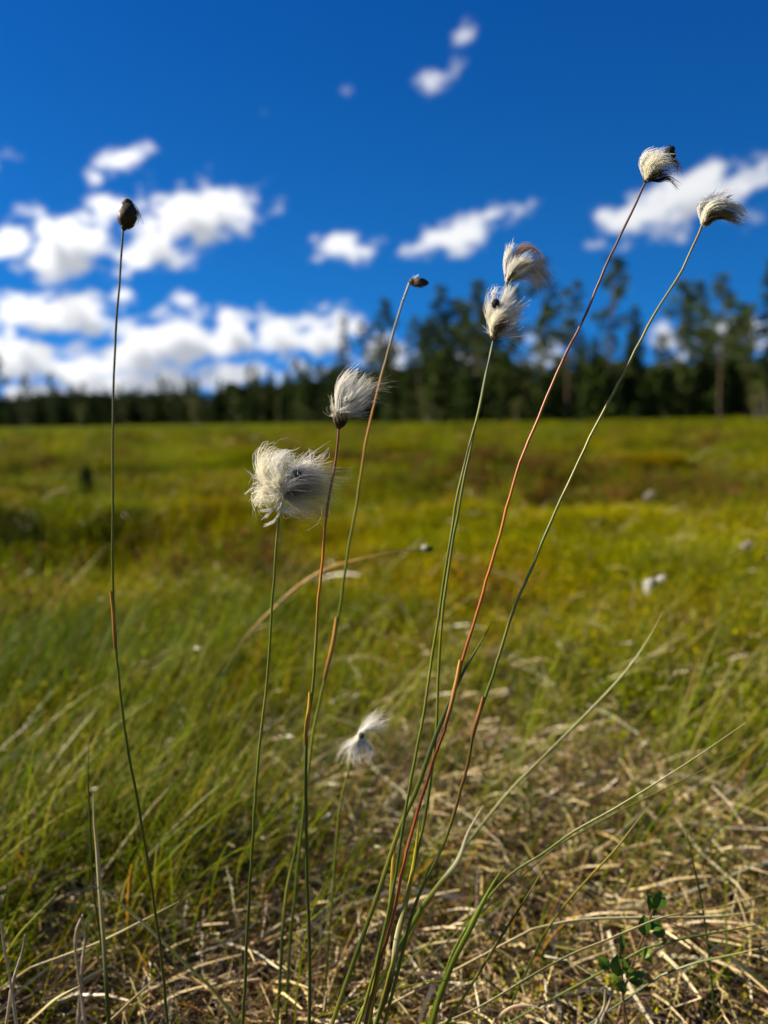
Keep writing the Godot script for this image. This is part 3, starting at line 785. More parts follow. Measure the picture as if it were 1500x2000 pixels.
# ---------------------------------------------------------------- ground cover
func blade_into(mb: MB, root: Vector3, az: float, tilt0: float, bend: float, length: float, w: float, c0: Color, c1: Color, segs := 5) -> void:
	var p := PackedVector3Array()
	var ws := PackedFloat32Array()
	var cs := PackedColorArray()
	var q := root
	var side := Vector3(-sin(az), 0, cos(az))
	for i in segs + 1:
		var t := float(i) / segs
		p.append(q)
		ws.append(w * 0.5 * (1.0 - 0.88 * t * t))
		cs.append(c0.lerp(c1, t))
		var th := tilt0 + bend * t
		q += Vector3(cos(az) * sin(th), cos(th), sin(az) * sin(th)) * (length / segs)
	mb.ribbon(p, ws, cs, side.rotated(Vector3.UP, rng.randf_range(-0.7, 0.7)))

func sedge_tuft(n: int, size: float, w: float, spread: float, comb := 0.9) -> ArrayMesh:
	var mb := MB.new()
	for i in n:
		var a := rng.randf() * TAU
		var root := Vector3(cos(a), 0, sin(a)) * spread * sqrt(rng.randf()) - Vector3(0, 0.012, 0)
		var az := rng.randfn(0.0, comb)          # the wind comes from the left
		var k := rng.randf()
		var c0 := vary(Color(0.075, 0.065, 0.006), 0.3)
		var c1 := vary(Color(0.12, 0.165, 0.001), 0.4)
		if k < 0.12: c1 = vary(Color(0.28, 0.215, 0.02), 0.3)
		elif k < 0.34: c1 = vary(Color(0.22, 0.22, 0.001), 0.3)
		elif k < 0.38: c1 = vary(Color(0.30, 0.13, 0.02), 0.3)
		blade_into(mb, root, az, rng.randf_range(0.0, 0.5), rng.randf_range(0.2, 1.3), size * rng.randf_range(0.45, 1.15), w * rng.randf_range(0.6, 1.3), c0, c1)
	return mb.mesh(mat.grass)

# a dead blade lying in the mat, bent and broken as it fell
func broken_straw(mb: MB, root: Vector3, length: float, w: float, c: Color) -> void:
	var p := PackedVector3Array()
	var ws := PackedFloat32Array()
	var cs := PackedColorArray()
	var az := rng.randf() * TAU
	var up := rng.randf_range(-0.1, 0.5)
	var q := root
	for i in 6:
		p.append(q)
		ws.append(w * 0.5 * (1.0 - 0.6 * i / 5.0))
		cs.append(vary(c, 0.25))
		if rng.randf() < 0.3: az += rng.randfn(0.0, 0.8)
		az += rng.randfn(0.0, 0.15)
		up += rng.randf_range(-0.3, 0.2)
		q += Vector3(cos(az), up, sin(az)).normalized() * (length / 5.0)
		q.y = maxf(q.y, -0.004)
	mb.ribbon(p, ws, cs, Vector3(rng.randfn(), rng.randfn(), rng.randfn()))

func litter_patch(n: int, size: float, w: float) -> ArrayMesh:
	var mb := MB.new()
	for i in n:
		var root := Vector3(rng.randf_range(-1, 1), 0, rng.randf_range(-1, 1)) * size * 0.6
		root.y = rng.randf_range(-0.004, 0.016)
		var c := vary(Color(0.36, 0.265, 0.10), 0.35)
		var k := rng.randf()
		if k < 0.3: c = vary(Color(0.12, 0.07, 0.035), 0.4)
		elif k < 0.5: c = vary(Color(0.50, 0.41, 0.23), 0.2)
		elif k < 0.58: c = vary(Color(0.15, 0.15, 0.015), 0.25)
		broken_straw(mb, root, size * rng.randf_range(0.3, 1.3), w * rng.randf_range(0.4, 1.7), c)
	return mb.mesh(mat.litter)

func moss_patch(n: int, size: float, leaf: float, warm: float) -> ArrayMesh:
	var mb := MB.new()
	for i in n:
		var root := Vector3(rng.randf_range(-1, 1), 0, rng.randf_range(-1, 1)) * size * 0.5
		var hgt := size * rng.randf_range(0.12, 0.42)
		var lean := Vector3(rng.randf_range(-0.4, 0.4), 1, rng.randf_range(-0.4, 0.4)).normalized()
		var col := vary(Color(0.15, 0.19, 0.001).lerp(Color(0.25, 0.20, 0.002), rng.randf() * warm), 0.3)
		for k in 9:
			var q := root + lean * hgt * (k / 8.0)
			var a := rng.randf() * TAU
			var d := Vector3(cos(a), rng.randf_range(0.1, 0.9), sin(a)).normalized()
			var s := d.cross(Vector3.UP).normalized() * leaf * 0.32
			mb.tri(q - s, q + s, q + d * leaf, vary(col, 0.2))
	return mb.mesh(mat.moss)

func shrub_patch(n: int, size: float, leaf: float, c: Color) -> ArrayMesh:
	var mb := MB.new()
	for i in n:
		var a := rng.randf() * TAU
		var top := Vector3(cos(a) * rng.randf(), rng.randf_range(0.5, 1.0), sin(a) * rng.randf()) * size
		for k in 14:
			var q := top * rng.randf_range(0.25, 1.0)
			var b := rng.randf() * TAU
			var d := Vector3(cos(b), rng.randf_range(-0.1, 0.9), sin(b)).normalized()
			var s := d.cross(Vector3(0.2, 1, 0.1)).normalized() * leaf * 0.3
			var col := vary(c, 0.35)
			mb.tri(q - s, q + s + d * leaf * 0.4, q + d * leaf, col)
			mb.tri(q - s, q + d * leaf * 0.3 + s, q + s, col)
	return mb.mesh(mat.moss)

var patch_noise := FastNoiseLite.new()
var patch_fine := FastNoiseLite.new()

func bell(x: float, z: float, cx: float, cz: float, r: float) -> float:
	return exp(-((x - cx) * (x - cx) + (z - cz) * (z - cz)) / (r * r))

# what grows where: x = green sedge, y = straw, z = moss, w = dwarf shrub
func cover(x: float, z: float) -> Vector4:
	var r := sqrt(x * x + z * z)
	var a := patch_noise.get_noise_2d(x, z)
	var b := patch_fine.get_noise_2d(x, z)
	var green := 0.50 + 0.6 * a + 0.45 * b
	var straw := 0.45 - 0.5 * a + 0.5 * patch_fine.get_noise_2d(x + 40, z)
	var moss := 0.5 + 0.6 * patch_noise.get_noise_2d(x - 30, z + 9)
	var shrub := smoothstep(0.02, 0.4, patch_noise.get_noise_2d(x + 70, z)) * smoothstep(1.2, 2.5, r)
	green += 0.8 * bell(x, z, -0.38, -0.85, 0.33) + 0.5 * bell(x, z, -0.8, -2.0, 0.6)
	straw += 0.7 * bell(x, z, 0.02, -0.78, 0.26) + 0.8 * bell(x, z, 0.2, -0.55, 0.17) + 0.5 * bell(x, z, -0.05, -0.45, 0.15)
	green -= 0.6 * bell(x, z, 0.02, -0.75, 0.2) + 0.45 * bell(x, z, 0.2, -0.5, 0.16)
	moss -= 0.5 * bell(x, z, 0.04, -0.8, 0.25) + 0.5 * bell(x, z, 0.24, -0.58, 0.2)
	straw -= 0.7 * bell(x, z, -0.75, -2.0, 0.6)
	moss += 0.6 * bell(x, z, 0.75, -1.9, 0.7) + 0.5 * bell(x, z, -0.28, -0.5, 0.12)
	shrub += 1.0 * bell(x, z, 0.72, -4.2, 0.55)
	return Vector4(clampf(green, 0.04, 1), clampf(straw, 0.05, 1), clampf(moss, 0.08, 1), clampf(shrub, 0, 1))

func scatter(parent: Node3D, called: String, mesh: ArrayMesh, count: int, r0: float, r1: float, which: int, s0: float, s1: float, tint: Callable) -> void:
	var where: Array[Transform3D] = []
	var cols := PackedColorArray()
	var tries := 0
	while where.size() < count and tries < count * 6:
		tries += 1
		var r := sqrt(lerpf(r0 * r0, r1 * r1, rng.randf()))
		var a := rng.randf_range(-0.95, 0.95)
		var x := sin(a) * r
		var z := -cos(a) * r
		if rng.randf() > cover(x, z)[which]: continue
		var s := rng.randf_range(s0, s1)
		var turn := rng.randf_range(-0.6, 0.6) if which == 0 else rng.randf() * TAU
		where.append(Transform3D(Basis(Vector3.UP, turn).scaled(Vector3(s, s * rng.randf_range(0.8, 1.2), s)), Vector3(x, ground(x, z), z)))
		cols.append(tint.call(x, z))
	var mm := MultiMesh.new()
	mm.transform_format = MultiMesh.TRANSFORM_3D
	mm.use_colors = true
	mm.mesh = mesh
	mm.instance_count = where.size()
	for i in where.size():
		mm.set_instance_transform(i, where[i])
		mm.set_instance_color(i, cols[i])
	var o := MultiMeshInstance3D.new()
	o.name = called
	o.multimesh = mm
	parent.add_child(o, true)

func tint_green(x: float, z: float) -> Color:
	var a := patch_noise.get_noise_2d(x * 1.7 + 11, z * 1.7)
	var e := patch_fine.get_noise_2d(x * 0.9 + 60, z * 0.9)
	var s := rng.randf_range(0.5, 1.4)
	var c := Color(0.62, 0.85, 0.7).lerp(Color(1.42, 1.42, 0.5), clampf(0.5 + a * 1.4 + e * 0.9, 0, 1))
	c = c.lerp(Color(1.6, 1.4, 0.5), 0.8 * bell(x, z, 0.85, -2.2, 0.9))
	return Color(c.r * s, c.g * s, c.b * s)

func clump_at(parent: Node3D, called: String, mesh: ArrayMesh, count: int, cx: float, cz: float, wide: float, deep: float, tint: Callable, turn := 0.35) -> void:
	var mm := MultiMesh.new()
	mm.transform_format = MultiMesh.TRANSFORM_3D
	mm.use_colors = true
	mm.mesh = mesh
	mm.instance_count = count
	for i in count:
		var x := cx + rng.randfn() * wide
		var z := minf(cz + rng.randfn() * deep, -0.38)
		var s := rng.randf_range(0.6, 1.2)
		mm.set_instance_transform(i, Transform3D(Basis(Vector3.UP, rng.randfn() * turn).scaled(Vector3(s, s, s)), Vector3(x, ground(x, z), z)))
		mm.set_instance_color(i, tint.call(x, z))
	var o := MultiMeshInstance3D.new()
	o.name = called
	o.multimesh = mm
	parent.add_child(o, true)

func tint_pale(_x: float, _z: float) -> Color:
	var s := rng.randf_range(0.6, 1.2)
	return Color(s, s, s)

func tint_straw(_x: float, _z: float) -> Color:
	var s := rng.randf_range(0.7, 1.3)
	return Color(s, s * rng.randf_range(0.92, 1.0), s * rng.randf_range(0.8, 1.0))

func tint_moss(x: float, z: float) -> Color:
	var a := patch_fine.get_noise_2d(x * 0.7 + 5, z * 0.7)
	var s := rng.randf_range(0.5, 1.4)
	var c := Color(0.8, 0.9, 0.9).lerp(Color(1.6, 1.12, 0.7), clampf(0.35 + a * 1.3, 0, 1))
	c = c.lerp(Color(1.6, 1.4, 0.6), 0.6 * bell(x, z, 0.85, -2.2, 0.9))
	return Color(c.r * s, c.g * s, c.b * s)

func tint_shrub(_x: float, _z: float) -> Color:
	var s := rng.randf_range(0.6, 1.3)
	return Color(s, s, s)

func vegetation() -> void:
	rng.seed = 2024
	var sedge := base("sedge_grass", Vector3.ZERO)
	tag(sedge, "green and yellowing sedge growing all over the bog, bent by the wind", "grass", "", "stuff")
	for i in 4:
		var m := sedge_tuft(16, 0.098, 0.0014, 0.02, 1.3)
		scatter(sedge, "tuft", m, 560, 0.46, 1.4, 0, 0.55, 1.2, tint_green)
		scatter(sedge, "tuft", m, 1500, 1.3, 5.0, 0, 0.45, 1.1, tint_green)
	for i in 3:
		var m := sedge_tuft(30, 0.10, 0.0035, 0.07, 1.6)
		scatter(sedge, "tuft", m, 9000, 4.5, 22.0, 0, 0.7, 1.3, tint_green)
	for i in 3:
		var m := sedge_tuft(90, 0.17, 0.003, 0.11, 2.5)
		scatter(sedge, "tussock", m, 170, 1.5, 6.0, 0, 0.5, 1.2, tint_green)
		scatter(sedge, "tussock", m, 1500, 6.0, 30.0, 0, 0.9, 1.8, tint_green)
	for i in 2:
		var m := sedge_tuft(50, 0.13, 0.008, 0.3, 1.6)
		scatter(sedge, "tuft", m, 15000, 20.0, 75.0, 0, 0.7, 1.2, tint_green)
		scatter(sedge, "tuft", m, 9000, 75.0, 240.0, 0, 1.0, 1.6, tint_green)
	for i in 3:
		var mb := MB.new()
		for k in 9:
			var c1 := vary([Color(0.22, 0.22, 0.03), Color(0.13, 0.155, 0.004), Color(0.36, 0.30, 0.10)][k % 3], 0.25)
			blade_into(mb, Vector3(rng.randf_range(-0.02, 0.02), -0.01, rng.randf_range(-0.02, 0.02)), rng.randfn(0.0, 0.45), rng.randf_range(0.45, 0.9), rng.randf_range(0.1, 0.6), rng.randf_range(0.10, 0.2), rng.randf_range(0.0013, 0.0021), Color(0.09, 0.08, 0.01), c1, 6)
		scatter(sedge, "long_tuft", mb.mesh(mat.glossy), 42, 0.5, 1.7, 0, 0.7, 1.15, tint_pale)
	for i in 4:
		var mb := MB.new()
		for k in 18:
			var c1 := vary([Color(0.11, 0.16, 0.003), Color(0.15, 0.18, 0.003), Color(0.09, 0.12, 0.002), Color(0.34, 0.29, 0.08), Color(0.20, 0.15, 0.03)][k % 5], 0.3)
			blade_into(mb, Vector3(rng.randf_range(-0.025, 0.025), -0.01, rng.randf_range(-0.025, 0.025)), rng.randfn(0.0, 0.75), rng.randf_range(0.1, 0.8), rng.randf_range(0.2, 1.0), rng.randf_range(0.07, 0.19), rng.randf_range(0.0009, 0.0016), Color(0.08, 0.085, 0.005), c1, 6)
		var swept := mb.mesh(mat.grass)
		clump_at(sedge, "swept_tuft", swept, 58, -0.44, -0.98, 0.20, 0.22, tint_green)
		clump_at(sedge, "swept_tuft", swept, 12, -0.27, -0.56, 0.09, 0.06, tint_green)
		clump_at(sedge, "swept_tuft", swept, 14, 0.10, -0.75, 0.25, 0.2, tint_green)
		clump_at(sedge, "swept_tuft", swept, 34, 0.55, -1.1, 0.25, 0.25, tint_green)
	var litter := base("dead_grass", Vector3.ZERO)
	tag(litter, "matted dead straw and fallen blades between the living sedge", "dead grass", "", "stuff")
	for i in 4:
		var m := litter_patch(26, 0.05, 0.0013)
		scatter(litter, "straw", m, 1500, 0.30, 1.4, 1, 0.7, 1.4, tint_straw)
		clump_at(litter, "straw", m, 150, 0.24, -0.60, 0.14, 0.09, tint_straw, 3.0)
		clump_at(litter, "straw", m, 110, -0.24, -0.53, 0.10, 0.07, tint_straw, 3.0)
		clump_at(litter, "straw", m, 130, 0.04, -0.80, 0.16, 0.13, tint_straw, 3.0)
		clump_at(litter, "straw", m, 90, -0.10, -0.47, 0.10, 0.06, tint_straw, 3.0)
		var ml := MB.new()
		for k in 5:
			var c := vary([Color(0.46, 0.40, 0.27), Color(0.26, 0.25, 0.07), Color(0.24, 0.16, 0.09)][k % 3], 0.25)
			broken_straw(ml, Vector3(rng.randf_range(-0.05, 0.05), rng.randf_range(0.0, 0.02), rng.randf_range(-0.05, 0.05)), rng.randf_range(0.05, 0.13), rng.randf_range(0.0012, 0.003), c)
		scatter(litter, "long_straw", ml.mesh(mat.litter), 170, 0.32, 1.4, 1, 0.7, 1.3, tint_straw)
	for i in 3:
		var m := litter_patch(34, 0.11, 0.002)
		scatter(litter, "straw", m, 1500, 1.0, 5.0, 1, 0.7, 1.4, tint_straw)
		scatter(litter, "straw", m, 2000, 5.0, 20.0, 1, 1.2, 2.2, tint_straw)
	var moss := base("moss", Vector3.ZERO)
	tag(moss, "low yellow green moss and seedlings carpeting the peat", "moss", "", "stuff")
	for i in 3:
		var m := moss_patch(24, 0.06, 0.0026, 0.8)
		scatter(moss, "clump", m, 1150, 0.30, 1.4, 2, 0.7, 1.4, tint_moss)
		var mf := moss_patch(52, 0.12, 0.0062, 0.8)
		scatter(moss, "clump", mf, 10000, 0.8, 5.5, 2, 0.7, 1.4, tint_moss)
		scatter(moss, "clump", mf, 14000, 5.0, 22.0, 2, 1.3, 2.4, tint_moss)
	var shrubs := base("heather", Vector3.ZERO)
	tag(shrubs, "brownish low heather and dwarf shrubs in patches across the bog", "heather", "", "stuff")
	for i in 2:
		var m := shrub_patch(16, 0.12, 0.012, [Color(0.13, 0.055, 0.018), Color(0.08, 0.095, 0.008)][i])
		scatter(shrubs, "bush", m, 2600, 1.3, 7.0, 3, 0.6, 1.2, tint_shrub)
		scatter(shrubs, "bush", m, 3800, 6.0, 30.0, 3, 0.9, 1.9, tint_shrub)

# ---------------------------------------------------------------- terrain
func terrain() -> void:
	var rings := 190
	var segs := 288
	var v := PackedVector3Array()
	var n := PackedVector3Array()
	var c := PackedColorArray()
	var idx := PackedInt32Array()
	for i in rings + 1:
		var r := 0.0 if i == 0 else 0.12 * pow(900.0 / 0.12, float(i - 1) / (rings - 1))
		for k in segs:
			var a := TAU * k / segs
			var x := sin(a) * r
			var z := -cos(a) * r
			v.append(Vector3(x, ground(x, z), z))
			var e := maxf(r * 0.02, 0.004)
			n.append(Vector3(ground(x - e, z) - ground(x + e, z), 2.0 * e, ground(x, z - e) - ground(x, z + e)).normalized())
			var f := 0.5 + 0.5 * patch_fine.get_noise_2d(x * 1.3, z * 1.3)
			var g := patch_noise.get_noise_2d(x * 2.1 + 17, z * 2.1) + 0.6 * patch_fine.get_noise_2d(x + 33, z)
			var bare := Color(0.050, 0.036, 0.014).lerp(Color(0.085, 0.066, 0.018), f)
			var skin := Color(0.085, 0.105, 0.003).lerp(Color(0.14, 0.14, 0.004), f)      # a thin skin of moss on the peat
			c.append(bare.lerp(skin, smoothstep(-0.35, 0.15, g)))
	for i in rings:
		for k in segs:
			var a := i * segs + k
			var b := i * segs + (k + 1) % segs
			if i > 0:
				idx.append(a); idx.append(a + segs); idx.append(b)
			idx.append(b); idx.append(a + segs); idx.append(b + segs)
	var mb := MB.new()
	mb.v = v; mb.n = n; mb.c = c; mb.idx = idx
	var o := MeshInstance3D.new()
	o.name = "ground"
	o.mesh = mb.mesh(mat.peat)
	add_child(o, true)
	tag(o, "dark hummocky peat of the bog stretching to the wood", "ground", "", "structure")

# ---------------------------------------------------------------- trees
func spray(mb: MB, q: Vector3, d: Vector3, ln: float, w: float, col: Color) -> void:
	var s := d.cross(Vector3(rng.randfn(), rng.randfn(), rng.randfn())).normalized() * w
	mb.tri(q - s * 0.3, q + d * ln * 0.5 + s, q + d * ln, col)
	mb.tri(q + s * 0.3, q + d * ln, q + d * ln * 0.5 - s, col)

func limb(mb: MB, a: Vector3, b: Vector3, r0: float, r1: float, col: Color, sag := 0.0, sides := 5) -> void:
	var p := PackedVector3Array()
	var r := PackedFloat32Array()
	var cs := PackedColorArray()
	for i in 5:
		var t := i / 4.0
		p.append(a.lerp(b, t) - Vector3(0, sag * sin(PI * t), 0))
		r.append(lerpf(r0, r1, t)); cs.append(vary(col, 0.15))
	mb.tube(p, r, cs, sides)

func tree_root(called: String) -> Node3D:
	var o := Node3D.new()
	o.name = called
	return o

func spruce(h: float, w: float, bare: float, sd: int) -> Node3D:
	rng.seed = sd
	var o := tree_root("spruce_tree")
	var t := MB.new()
	var c := MB.new()
	limb(t, Vector3(0, -0.3, 0), Vector3(rng.randf_range(-0.1, 0.1), h, 0), h * 0.010, 0.008, Color(0.09, 0.07, 0.055), 0.0, 7)
	var y := h * bare
	while y < h * 0.985:
		var f := (y / h - bare) / (1.0 - bare)
		for k in 6:
			if rng.randf() < 0.12: continue
			var a := rng.randf() * TAU
			var ln := w * pow(1.0 - f, 0.75) * rng.randf_range(0.45, 1.15) * (0.75 + 0.25 * minf(f * 5.0, 1.0)) + 0.12
			var tip := Vector3(cos(a) * ln, y + ln * rng.randf_range(-0.45, 0.05), sin(a) * ln)
			limb(t, Vector3(0, y, 0), tip, 0.018, 0.005, Color(0.07, 0.055, 0.045), 0.0, 3)
			var m := maxi(3, int(ln / 0.11))
			for j in m:
				var q := Vector3(0, y, 0).lerp(tip, (j + rng.randf()) / m)
				for g in 2:
					var d := Vector3(cos(a) + rng.randfn() * 0.7, -0.35 + rng.randfn() * 0.4, sin(a) + rng.randfn() * 0.7).normalized()
					spray(c, q, d, rng.randf_range(0.2, 0.42), 0.085, vary(Color(0.036, 0.060, 0.010), 0.4))
		y += h * rng.randf_range(0.022, 0.04)
	part("trunk", t, mat.bark, o)
	part("crown", c, mat.needles, o)
	return o

func pine(h: float, w: float, bare: float, sd: int, thin := 1.0) -> Node3D:
	rng.seed = sd
	var o := tree_root("pine_tree")
	var t := MB.new()
	var c := MB.new()
	var lean := Vector3(rng.randf_range(-0.04, 0.04) * h, 0, rng.randf_range(-0.04, 0.04) * h)
	var p := PackedVector3Array()
	var r := PackedFloat32Array()
	var cs := PackedColorArray()
	for i in 9:
		var f := i / 8.0
		p.append(Vector3(0, -0.3 + (h + 0.3) * f, 0) + lean * f * f + Vector3(sin(f * 5.0 + sd) * 0.06, 0, 0))
		r.append(lerpf(h * 0.009, 0.012, f))
		cs.append(vary(Color(0.085, 0.068, 0.056).lerp(Color(0.14, 0.078, 0.045), f), 0.15))
	t.tube(p, r, cs, 7)
	for k in 12:                                # dead twigs on the bare part
		var yb := rng.randf_range(bare * 0.3, bare) * h
		var a := rng.randf() * TAU
		var ln := rng.randf_range(0.3, 0.9)
		limb(t, Vector3(0, yb, 0), Vector3(cos(a) * ln, yb + rng.randf_range(-0.2, 0.2), sin(a) * ln), 0.014, 0.004, Color(0.12, 0.10, 0.085), 0.0, 3)
	var n := int(28 * thin)
	for k in n:
		var f := bare + (0.99 - bare) * (k + rng.randf()) / n
		var g := (f - bare) / (1.0 - bare)
		var a := rng.randf() * TAU
		var ln := w * (0.35 + 0.9 * sin(PI * clampf(0.15 + g * 0.8, 0, 1))) * rng.randf_range(0.5, 1.1) * (1.0 - 0.55 * g)
		var from := Vector3(0, f * h, 0) + lean * f * f
		var tip := from + Vector3(cos(a) * ln, ln * rng.randf_range(0.05, 0.55), sin(a) * ln)
		limb(t, from, tip, 0.03 * (1.0 - g * 0.6), 0.008, Color(0.15, 0.09, 0.05), ln * 0.08, 4)
		for q in rng.randi_range(2, 4):
			var at_p := from.lerp(tip, rng.randf_range(0.45, 1.08)) + Vector3(rng.randfn(), rng.randfn() * 0.5, rng.randfn()) * 0.14
			var big := rng.randf_range(0.18, 0.36)
			for s in 26:
				var d := Vector3(rng.randfn(), rng.randfn() * 0.7 + 0.35, rng.randfn()).normalized()
				spray(c, at_p + d * big * rng.randf() * 0.8, d, rng.randf_range(0.14, 0.28), 0.055, vary(Color(0.056, 0.085, 0.016), 0.4))
	part("trunk", t, mat.bark, o)
	part("crown", c, mat.needles, o)
	return o

func leafy(h: float, w: float, sd: int, col: Color) -> Node3D:
	rng.seed = sd
	var o := tree_root("young_birch")
	var t := MB.new()
	var c := MB.new()
	for k in 5:
		var a := rng.randf() * TAU
		var top := Vector3(cos(a) * w * rng.randf_range(0.1, 0.6), h * rng.randf_range(0.6, 1.0), sin(a) * w * rng.randf_range(0.1, 0.6))
		limb(t, Vector3(cos(a) * 0.05, -0.2, sin(a) * 0.05), top, h * 0.012, 0.006, Color(0.16, 0.13, 0.11), -0.1, 5)
		for j in 16:
			var f := rng.randf_range(0.2, 1.0)
			var q := Vector3(cos(a) * 0.05, 0, sin(a) * 0.05).lerp(top, f)
			var b := rng.randf() * TAU
			var ln := w * rng.randf_range(0.2, 0.6) * (1.1 - 0.6 * f)
			var tip := q + Vector3(cos(b) * ln, ln * rng.randf_range(0.0, 0.7), sin(b) * ln)
			limb(t, q, tip, 0.01, 0.003, Color(0.12, 0.09, 0.07), 0.0, 3)
			for s in 14:
				var d := Vector3(rng.randfn(), rng.randfn(), rng.randfn()).normalized()
				spray(c, q.lerp(tip, rng.randf_range(0.3, 1.1)) + d * 0.06, d, rng.randf_range(0.10, 0.2), 0.06, vary(col, 0.35))
	part("trunk", t, mat.bark, o)
	part("crown", c, mat.leaves, o)
	return o

func by_right(u: float) -> String:
	if u < 700: return "below the lone spruce"
	if u < 820: return "behind the nodding brown bud"
	if u < 940: return "around the broad spruce"
	if u < 1040: return "behind the paired heads"
	if u < 1150: return "just left of the red stem"
	if u < 1260: return "between the red stem and the rightmost stalk"
	if u < 1400: return "right of the rightmost stalk"
	return "by the right edge of the view"

func by_left(u: float) -> String:
	if u < 110: return "at the left edge of the view"
	if u < 222: return "just left of the dark bud's stem"
	if u < 350: return "just right of the dark bud's stem"
	if u < 480: return "below the long cloud bank"
	return "towards the lone spruce"

var first_use := {}

func plant_tree(proto: Node3D, proto_h: float, x: float, z: float, hgt: float, label: String, group: String) -> void:
	var o := proto
	if first_use.has(proto):
		o = proto.duplicate()
	else:
		first_use[proto] = true
	var stem_name: String = proto.get_meta("stem")
	o.name = numbered(stem_name)
	if o.get_parent() == null: add_child(o, true)
	var s := hgt / proto_h
	o.scale = Vector3(s, s, s)
	o.rotation.y = rng.randf() * TAU
	o.position = Vector3(x, ground(x, z), z)
	tag(o, label, "tree", group)

func trees() -> void:
	var sp := [spruce(10, 1.5, 0.03, 11), spruce(10, 1.2, 0.10, 12), spruce(10, 2.5, 0.05, 13), spruce(10, 1.3, 0.22, 14)]
	var pi := [pine(10, 1.3, 0.45, 21), pine(10, 1.6, 0.38, 22), pine(10, 1.1, 0.55, 23, 0.8), pine(10, 1.0, 0.30, 24, 1.2), pine(10, 1.9, 0.50, 25, 1.1)]
	var yo := [spruce(4, 1.1, 0.0, 31), spruce(4, 0.9, 0.02, 32), pine(4, 0.8, 0.10, 33, 0.9), spruce(4, 1.3, 0.0, 34)]
	var le := [leafy(4, 1.6, 41, Color(0.085, 0.095, 0.010)), leafy(4, 1.3, 42, Color(0.06, 0.075, 0.010))]
	for q in sp: q.set_meta("stem", "spruce_tree")
	for q in pi: q.set_meta("stem", "pine_tree")
	for q in yo: q.set_meta("stem", "young_conifer")
	for q in le: q.set_meta("stem", "young_birch")
	rng.seed = 555
	# the trees that stand out: picture column, top row, distance, kind, which, label
	var known := [
		[676, 618, 92.0, 0, 1, "dark spruce standing alone above the low wood, left of the tall trees"],
		[862, 556, 58.0, 0, 2, "broad dark spruce, tallest at the left end of the near wood"],
		[838, 612, 59.0, 0, 0, "spruce on the left shoulder of the broad dark spruce"],
		[886, 584, 61.0, 0, 2, "spruce on the right shoulder of the broad dark spruce"],
		[905, 590, 60.0, 1, 1, "bushy pine close against the broad dark spruce"],
		[770, 668, 66.0, 1, 4, "flat topped pine in the gap between lone and broad spruce"],
		[828, 640, 63.0, 1, 3, "small pine on the left flank of the broad spruce"],
		[1062, 512, 50.0, 1, 0, "tall pine right behind the paired cottongrass heads"],
		[990, 560, 54.0, 1, 2, "thin pine just left of the tall pine behind the paired heads"],
		[1108, 560, 52.0, 1, 1, "pine between the tall pine and the red stem"],
		[1186, 506, 48.0, 1, 2, "tallest slender pine with a tufted top, crossed by the red stem"],
		[1236, 592, 50.0, 0, 0, "pointed spruce between the red stem and the rightmost stalk"],
		[1296, 650, 52.0, 0, 1, "narrow small spruce right of the pointed spruce"],
		[1326, 552, 55.0, 1, 2, "sparse pale pine rising by itself right of the rightmost stalk"],
		[1405, 550, 46.0, 1, 4, "wide crowned dark pine near the right edge"],
		[1368, 615, 50.0, 1, 1, "lower pine tucked left of the wide crowned pine"],
		[1452, 600, 49.0, 1, 3, "dense pine right of the wide crowned pine"],
		[1497, 508, 45.0, 0, 3, "tall dark tree cut by the right edge of the view"],
		[1160, 655, 50.0, 0, 1, "small pointed spruce in the gap left of the tallest pine"],
		[960, 640, 56.0, 1, 3, "small pine under the paired heads"],
		[12, 690, 150.0, 1, 2, "lone thin pine rising above the low wood at the left edge"],
		[603, 700, 112.0, 0, 0, "low spruce at the right end of the distant left wood"],
		[432, 734, 150.0, 0, 0, "small pointed spruce above the middle of the distant left wood"],
	]
	for q in known:
		var d: float = q[2]
		var foot := at(q[0], 822.0 + (750.0 - q[0]) * 0.0175, d)
		var top := at(q[0], q[1], d)
		var hgt := top.y - ground(foot.x, foot.z)
		var set_of: Array = sp if q[3] == 0 else pi
		plant_tree(set_of[q[4]], 10.0, foot.x, foot.z, hgt, q[5], "trees that stand out along the wood's edge")
	# the near wood on the right
	for i in 70:
		var u := rng.randf_range(720, 1800)
		var d := rng.randf_range(54, 88)
		var x := (u - 750.0) / FOCAL * d
		var k := rng.randf()
		if k < 0.72: plant_tree(pi[rng.randi() % 5], 10.0, x, -d, rng.randf_range(6.0, 10.0), "slender pine of the near wood " + by_right(u), "pines of the near wood")
		else: plant_tree(sp[rng.randi() % 4], 10.0, x, -d, rng.randf_range(4.0, 8.0), "dark spruce of the near wood " + by_right(u), "spruces of the near wood")
	for i in 105:
		var u := rng.randf_range(560, 1750)
		var d := rng.randf_range(47, 60) + maxf(0.0, 900.0 - u) * 0.07
		var x := (u - 750.0) / FOCAL * d
		var hgt := rng.randf_range(2.6, 4.4)
		if rng.randf() < 0.8: plant_tree(yo[rng.randi() % 4], 4.0, x, -d, hgt, ("taller" if hgt > 3.5 else "low") + " young conifer in the thicket " + by_right(u), "young conifers of the thicket")
		else: plant_tree(le[rng.randi() % 2], 4.0, x, -d, hgt * 0.85, ("taller" if hgt > 3.5 else "low") + " young birch in the thicket " + by_right(u), "young birches of the thicket")
